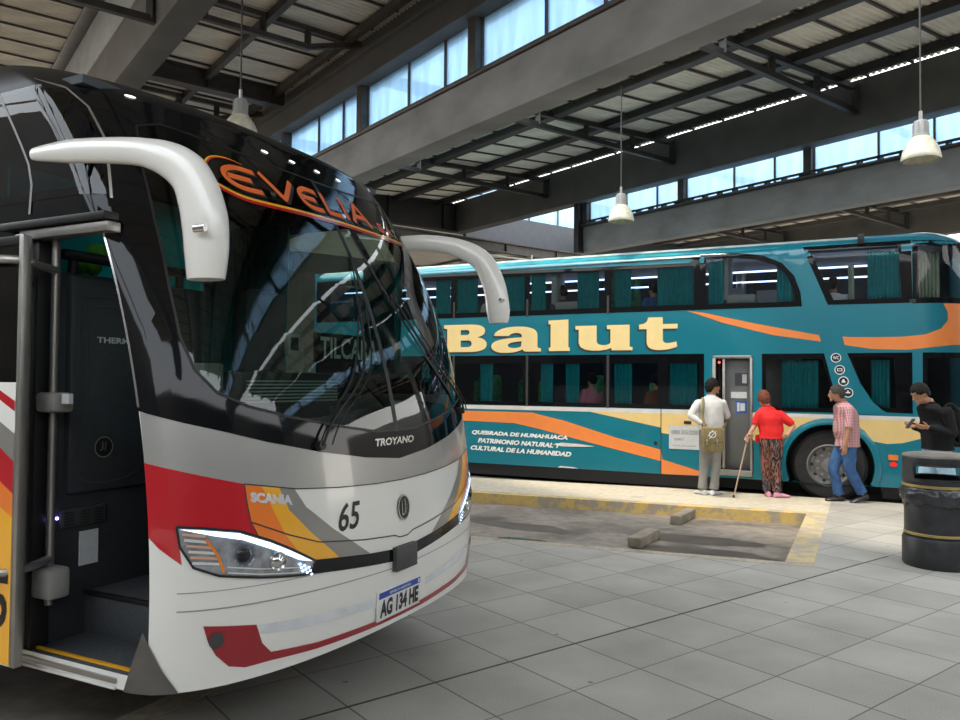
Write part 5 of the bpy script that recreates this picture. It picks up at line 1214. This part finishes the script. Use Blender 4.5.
def body(j, parent, skin, hd, tilt=0, hs=1.0, hands=(), k=.92, yaw=0, legs=True, hscale=1.0):
    b = BM(); eloft(b, torso_secs(j, k, -.012, 0, yaw))
    limb(b, [j['nk']-Z*.05, j['nk']+Z*.02, j['hd']-Z*.07], [.058, .054, .056])
    for s in 'LR':
        P, R = arm_pts(j, s, .045, .037, .026); tube(b, P, R, 12); ball(b, j['s'+s]-Z*.012, .042, 2); ball(b, j['e'+s], .036, 2)
    if legs:
        for s in 'LR': limb(b, [j['h'+s], j['k'+s], j['a'+s]], [.078, .052, .036])
    R = head_bm(b, j['hd'], hd, tilt, hs)
    for (w_, d, pal, curl, side) in hands: hand(b, w_, d, pal, hscale, curl, side)
    o = obj('body', fuse(b, .0085, 2, .4), skin, parent, smooth=80)
    eyes(j['hd'], R, hs, parent); return R
def shirt(name, j, m, parent, belly=0, grow=.016, sleeve=1.0, zlo=.9, cuff=.042, yaw=0, collar=True, amp=.006, shw=.205, hem=None):
    def f(b):
        S_ = torso_secs(j, 1, grow, belly, yaw, zlo, shw); x, y, z = S_[0][:3]
        if hem: S_ = [(x, y, hem, S_[0][3]+.012, S_[0][4]+.012, yaw)]+S_
        eloft(b, S_)
        for s in 'LR':
            P, R = arm_pts(j, s, .066, .055, cuff); n = max(3, int(len(P)*sleeve)); tube(b, P[:n], R[:n], 14); ball(b, j['s'+s]-Z*.008, .068, 2)
            if sleeve >= 1: ball(b, j['e'+s], .056, 2)
    o = garment(name, f, m, parent, amp=amp)
    if collar:
        b = BM(); lathe(b, [(.066, -.035), (.070, .0), (.064, .022), (.058, .020), (.062, -.02)], j['nk']+Z*.0, 20); obj('collar', b, m, parent)
    return o
def trousers(j, m, parent, r=(.105, .078, .068, .072), name='trousers', amp=.006, yaw=0):
    def f(b):
        pel = j['pel']; eloft(b, [(pel.x, pel.y, pel.z-.16, .17, .115), (pel.x, pel.y, pel.z-.06, .185, .13), (pel.x, pel.y, pel.z+.04, .178, .125), (pel.x, pel.y, pel.z+.085, .172, .12)], 20, yaw)
        for s in 'LR':
            h, k_, a = j['h'+s], j['k'+s], j['a'+s]; P, R = smoothpath([h, h*.5+k_*.5, k_, k_*.4+a*.6, a], [r[0], r[0]*.92, r[1], r[2], r[3]], 4); tube(b, P, R, 16); ball(b, h, r[0]*.98, 2)
    return garment(name, f, m, parent, amp=amp, sc=9)
R = body(j, p1, 'skin', math.radians(5), .0, .98, [(j['wL'], (.55, .55, -.3), (0, 1, 0), .4, 1), (j['wR'], (-.35, -.05, .8), (-.2, -.9, 0), 1.0, 1)])
shirt('shirt', j, 'shirt_w', p1, .02, .018, 1.0, .98, .04, hem=.99, shw=.19, amp=.010)
trousers(j, 'trs_g', p1, (.102, .076, .066, .072), amp=.010)
hair_obj(j['hd'], R, .98, 'hair_k', p1, .0, .055, 1.17, -.075, 1.5)
for s, hd_ in (('L', 1.9), ('R', .75)): shoe((j['a'+s].x, j['a'+s].y, 0), hd_, 'paper' if s == 'L' else 'paper', p1)
b = BM(); lathe(b, [(.178, 0), (.182, .015), (.182, .03), (.178, .04)], Vector((0, 0, 0)), 28)
for v in b.verts: v.co = Vector((v.co.x+base.x, v.co.y*.72+base.y, v.co.z+1.035))
obj('belt', b, 'text_k', p1)
bag = thing('shoulder_bag', 'olive canvas shoulder bag with a white print hanging behind the man in the white shirt', 'bag', base+Vector((-.03, -.30, .68)))
b = BM(); box(b, (-.215, -.365, .68), (.075, -.235, 1.03), lambda x, y, z: base+Vector((x, y, z)), bev=.04); bag_b = obj('pouch', b, 'olive', bag)
b = BM(); box(b, (-.22, -.38, .82), (.08, -.23, 1.045), lambda x, y, z: base+Vector((x, y, z)), bev=.02); fl_ = obj('flap', b, 'olive', bag)
bs = lambda u, v, o: base+Vector((-.22+u, -.382-o, .82+v))
b = BM(); wrap_bm([ring(.13, .12, .055, .05, 16), ring(.13, .12, .042, .038, 16)], bs, .002, 0, b); wrap_bm([stroke([(.08, .06), (.18, .17)], .01)], bs, .003, 0, b); wrap_bm([stroke([(.06, .10), (.14, .19)], .008)], bs, .003, 0, b); obj('flap_print', b, 'text_w', bag, recalc=False)
for u in (.03, .18):
    b = BM(); box(b, (u-.22, -.388, .79), (u-.19, -.378, .87), lambda x, y, z: base+Vector((x, y, z)), bev=.003); obj('buckle', b, 'alu', bag)
b = BM(); tube(b, spline([base+Vector(p) for p in ((-.16, -.24, 1.03), (-.175, -.175, 1.2), (-.16, -.15, 1.36), (-.125, -.02, 1.475), (-.05, .15, 1.40), (.12, .18, 1.25), (.215, .08, 1.14), (.205, -.10, 1.09), (.10, -.24, 1.03))], 5), (.022), 8, flat=.25, upv=Vector((1, 0, 0))); obj('strap', b, 'olive', bag)

# --- woman in red with a cane
base = Wd(4.38, 11.62, 0)
p2 = thing('person', 'person in red top and black patterned trousers leaning on a cane, seen from behind', 'person', base)
j = mk(base, dict(pel=(.0, 0, .87), wai=(0, .0, .98), che=(-.01, .02, 1.18), nk=(-.05, .05, 1.35), hd=(-.085, .08, 1.475), sL=(-.17, .02, 1.24), eL=(-.245, .03, 1.06), wL=(-.345, -.02, .93), sR=(.14, .02, 1.235), eR=(.31, -.03, 1.07), wR=(.19, -.13, .93),
     hL=(-.08, 0, .82), kL=(-.07, .02, .45), aL=(-.055, .05, .09), hR=(.07, 0, .82), kR=(.07, .0, .45), aR=(.055, -.06, .09)))
R = body(j, p2, 'skin2', math.radians(100), .15, .96, [(j['wL'], (-.35, -.1, -.6), (-.3, -.3, -.5), 1.0, 1), (j['wR'], (-.6, .4, -.2), (0, 1, 0), .4, 1)], .88)
shirt('top', j, 'red_c', p2, .01, .008, .50, .87, .055, hem=.88, shw=.175, amp=.009)
trousers(j, 'pattern', p2, (.098, .076, .064, .066), amp=.009)
hair_obj(j['hd'], R, .92, 'hair_r', p2, -.04, .05, 1.20, -.085, 1.8)
for s, hd_ in (('L', 2.7), ('R', 2.9)):
    shoe((j['a'+s].x+.02, j['a'+s].y-.02, 0), 1.3 if s == 'L' else .15, 'pink', p2, .25)
ph = thing('red_pouch', 'small red pouch held in front of the person leaning on the cane', 'pouch', base+Vector((-.16, .1, .80)))
b = BM(); box(b, (-.21, .06, .80), (-.14, .12, .92), lambda x, y, z: base+Vector((x, y, z)), bev=.02); obj('pouch', b, 'red_c', ph)
b = BM(); a_ = base+Vector((-.375, -.05, .885)); e_ = base+Vector((-.60, -.10, .012)); tube(b, [e_, a_], [.011, .013], 10); tube(b, spline([a_, a_+Vector((-.01, 0, .03)), a_+Vector((.03, 0, .055)), a_+Vector((.09, .01, .045))], 4), .013, 10)
ck = thing('walking_cane', 'pale wooden walking cane held by the person in the red top', 'cane', e_-Z*.012); obj('shaft', b, 'cane', ck)
b = BM(); tube(b, [e_-Z*.012, e_+Z*.03], .015, 10); obj('rubber_tip', b, 'rubber', ck)

# --- man in checked shirt, walking left
base = Wd(5.28, 11.19, 0)
p3 = thing('person', 'person in red and white checked shirt and blue jeans walking to the left', 'person', base)
j = mk(base, dict(pel=(.03, 0, .90), wai=(.02, 0, 1.02), che=(.015, 0, 1.25), nk=(-.03, 0, 1.43), hd=(-.115, 0, 1.565), sL=(-.02, -.17, 1.35), eL=(-.06, -.24, 1.07), wL=(-.11, -.24, .83), sR=(-.02, .17, 1.35), eR=(.05, .22, 1.08), wR=(.04, .2, .84),
     hL=(.02, -.08, .86), kL=(.04, -.07, .47), aL=(.21, -.06, .135), hR=(.02, .08, .86), kR=(-.13, .08, .48), aR=(-.06, .08, .09)))
R = body(j, p3, 'skin', math.pi-.25, .08, 1.0, [(j['wL'], (-.1, 0, -1), (0, 1, 0), .5, 1), (j['wR'], (0, 0, -1), (0, -1, 0), .5, -1)], .9, yaw=math.pi/2)
shirt('shirt', j, 'plaid', p3, .03, .026, .55, .90, .07, yaw=math.pi/2, hem=.80)
trousers(j, 'jeans', p3, (.100, .078, .070, .074), 'jeans', .008, math.pi/2)
hair_obj(j['hd'], R, 1.0, 'hair_g', p3, .0, .05, 1.11, -.07)
shoe((j['aR'].x-.0, j['aR'].y, 0), math.pi, 'shoe_k', p3); shoe((j['aL'].x+.02, j['aL'].y, .035), math.pi, 'shoe_k', p3, pitch=.28)

# --- young man in black jacket looking at a phone
base = Wd(5.44, 9.2, 0)
p4 = thing('person', 'person in black jacket and pale jeans looking down at a phone behind the litter bin', 'person', base)
j = mk(base, dict(pel=(.0, 0, .95), wai=(.0, 0, 1.05), che=(-.01, 0, 1.28), nk=(-.10, -.01, 1.475), hd=(-.215, -.02, 1.60), sL=(.0, -.19, 1.39), eL=(.05, -.22, 1.13), wL=(-.20, -.16, 1.20), sR=(-.04, .17, 1.39), eR=(-.02, .22, 1.14), wR=(-.24, .07, 1.20),
     hL=(.0, -.09, .90), kL=(.10, -.08, .48), aL=(.16, -.08, .09), hR=(-.02, .09, .90), kR=(-.10, .10, .48), aR=(-.12, .10, .09)))
R = body(j, p4, 'skin', math.pi+.15, .50, 1.0, [(j['wL'], (-1, .25, .05), (0, .6, .6), .8, 1), (j['wR'], (-1, -.2, .05), (0, -.4, .8), .8, -1)], .9, yaw=math.pi/2)
shirt('jacket', j, 'blk_c', p4, .02, .032, 1.0, .95, .045, yaw=math.pi/2, hem=.93, collar=True)
trousers(j, 'jeans_l', p4, (.105, .082, .075, .078), 'jeans', .008, math.pi/2)
hair_obj(j['hd'], R, 1.0, 'hair_k', p4, .01, .05, 1.13, -.06)
for s in 'LR': shoe((j['a'+s].x, j['a'+s].y, 0), math.pi, 'shoe_k', p4)
phn = thing('mobile_phone', 'dark mobile phone in the hands of the person in the black jacket', 'phone', base+Vector((-.34, -.05, 1.22)))
b = BM(); T_ = lambda x, y, z: base+Vector((-.345, -.05, 1.235))+Vector((x*.6-z*.8, y, x*.8+z*.6)); box(b, (-.07, -.036, 0), (.07, .036, .009), T_, bev=.003); obj('phone_body', b, 'text_k', phn)
bk = thing('backpack', 'pale grey and black backpack on the back of the person in the black jacket', 'backpack', base+Vector((.28, 0, .98)))
b = BM(); box(b, (.19, -.15, .98), (.36, .15, 1.42), lambda x, y, z: base+Vector((x-.10*(1.42-z)*-.3, y, z)), bev=.06); obj('pack', b, 'paper', bk, smooth=60)
b = BM(); box(b, (.17, -.152, .97), (.20, .152, 1.43), lambda x, y, z: base+Vector((x, y, z)), bev=.04); obj('back_panel', b, 'blk_c', bk, smooth=60)
b = BM(); tube(b, spline([base+Vector(p) for p in ((.15, -.15, 1.40), (.05, -.17, 1.475), (-.06, -.19, 1.38), (-.02, -.215, 1.22), (.08, -.18, 1.05), (.15, -.15, 1.0))], 5), .02, 8, flat=.4); obj('strap', b, 'blk_c', bk)
b = BM(); tube(b, [base+Vector((.20, -.17, 1.0)), base+Vector((.22, -.175, .90))], .008, 6); obj('side_strap', b, 'blue_c', bk)

VS[0] = 1.9
# --- passengers seated behind the windows
def passenger(l, w_, zs, label, cloth, hair, hd_=math.pi-.45, skin='skin', sc=.95, cap=None):
    """zs = seat height of that deck"""
    base = Vp(l, WS+w_, zs); hdv = hd_+math.radians(-26.4)
    t = thing('person', label, 'person', base, 0, 'passengers behind the bus windows')
    b = BM(); f = Vector((math.cos(hdv), math.sin(hdv), 0)); s_ = Vector((-f.y, f.x, 0)); H = base+Z*.70
    jj = dict(pel=base+Z*.10, wai=base+Z*.2, che=base+Z*.38, nk=base+Z*.56, hd=H, sL=base+Z*.48+s_*.19, eL=base+Z*.24+s_*.25+f*.05, wL=base+Z*.22+s_*.12+f*.28, sR=base+Z*.48-s_*.19, eR=base+Z*.24-s_*.25+f*.05, wR=base+Z*.22-s_*.12+f*.28,
              hL=base+s_*.09+Z*.08, kL=base+s_*.1+f*.42+Z*.08, aL=base+s_*.1+f*.42-Z*.36, hR=base-s_*.09+Z*.08, kR=base-s_*.1+f*.42+Z*.08, aR=base-s_*.1+f*.42-Z*.36)
    yw = math.atan2(s_.y, s_.x)
    R = body(jj, t, skin, hdv, .05, sc, [(jj['wL'], f, -Z, .5, 1), (jj['wR'], f, -Z, .5, -1)], .9, yaw=yw)
    shirt('top', jj, cloth, t, .0, .016, 1.0, base.z+.05, .04, yaw=yw, amp=.004, collar=False)
    trousers(jj, 'jeans', t)
    hair_obj(H, R, sc, hair, t, -.02, .05, 1.12, -.08)
    if cap:
        b = BM(); vs = ball(b, (0, 0, 0), 1, 3); kill = [v for v in vs if v.co.z < .25]
        for v in vs: v.co = R @ Vector((.108*v.co.x, .088*v.co.y, .134*v.co.z))*sc+H
        bmesh.ops.delete(b, geom=kill, context='VERTS'); box(b, (.07, -.05, .035), (.16, .05, .045), lambda x, y, z: R @ Vector((x, y, z))*sc+H); obj('cap', b, cap, t)
passenger(6.24, .36, 2.62+.0, 'person with dark hair at an upper window, left of the others', 'shirt_w', 'hair_k')
passenger(4.86, .36, 2.62, 'person in blue cap at an upper window above the big cream lettering', 'gry_c', 'hair_k', cap='blue_c')
passenger(3.20, .36, 2.60, 'person in blue top at an upper window beside a wide teal curtain', 'blue_c', 'hair_k')
passenger(.42, .50, 2.56, 'person with dark hair low in the large front upper window', 'shirt_w', 'hair_k', math.pi/2)
passenger(4.30, .36, 1.04, 'person in pink top at a lower window between two teal curtains', 'pink_c', 'hair_k', skin='skin2')
passenger(3.15, .36, 1.02, 'person in brown top at the lower window left of the bus door', 'brown_c', 'hair_k', skin='skin2')
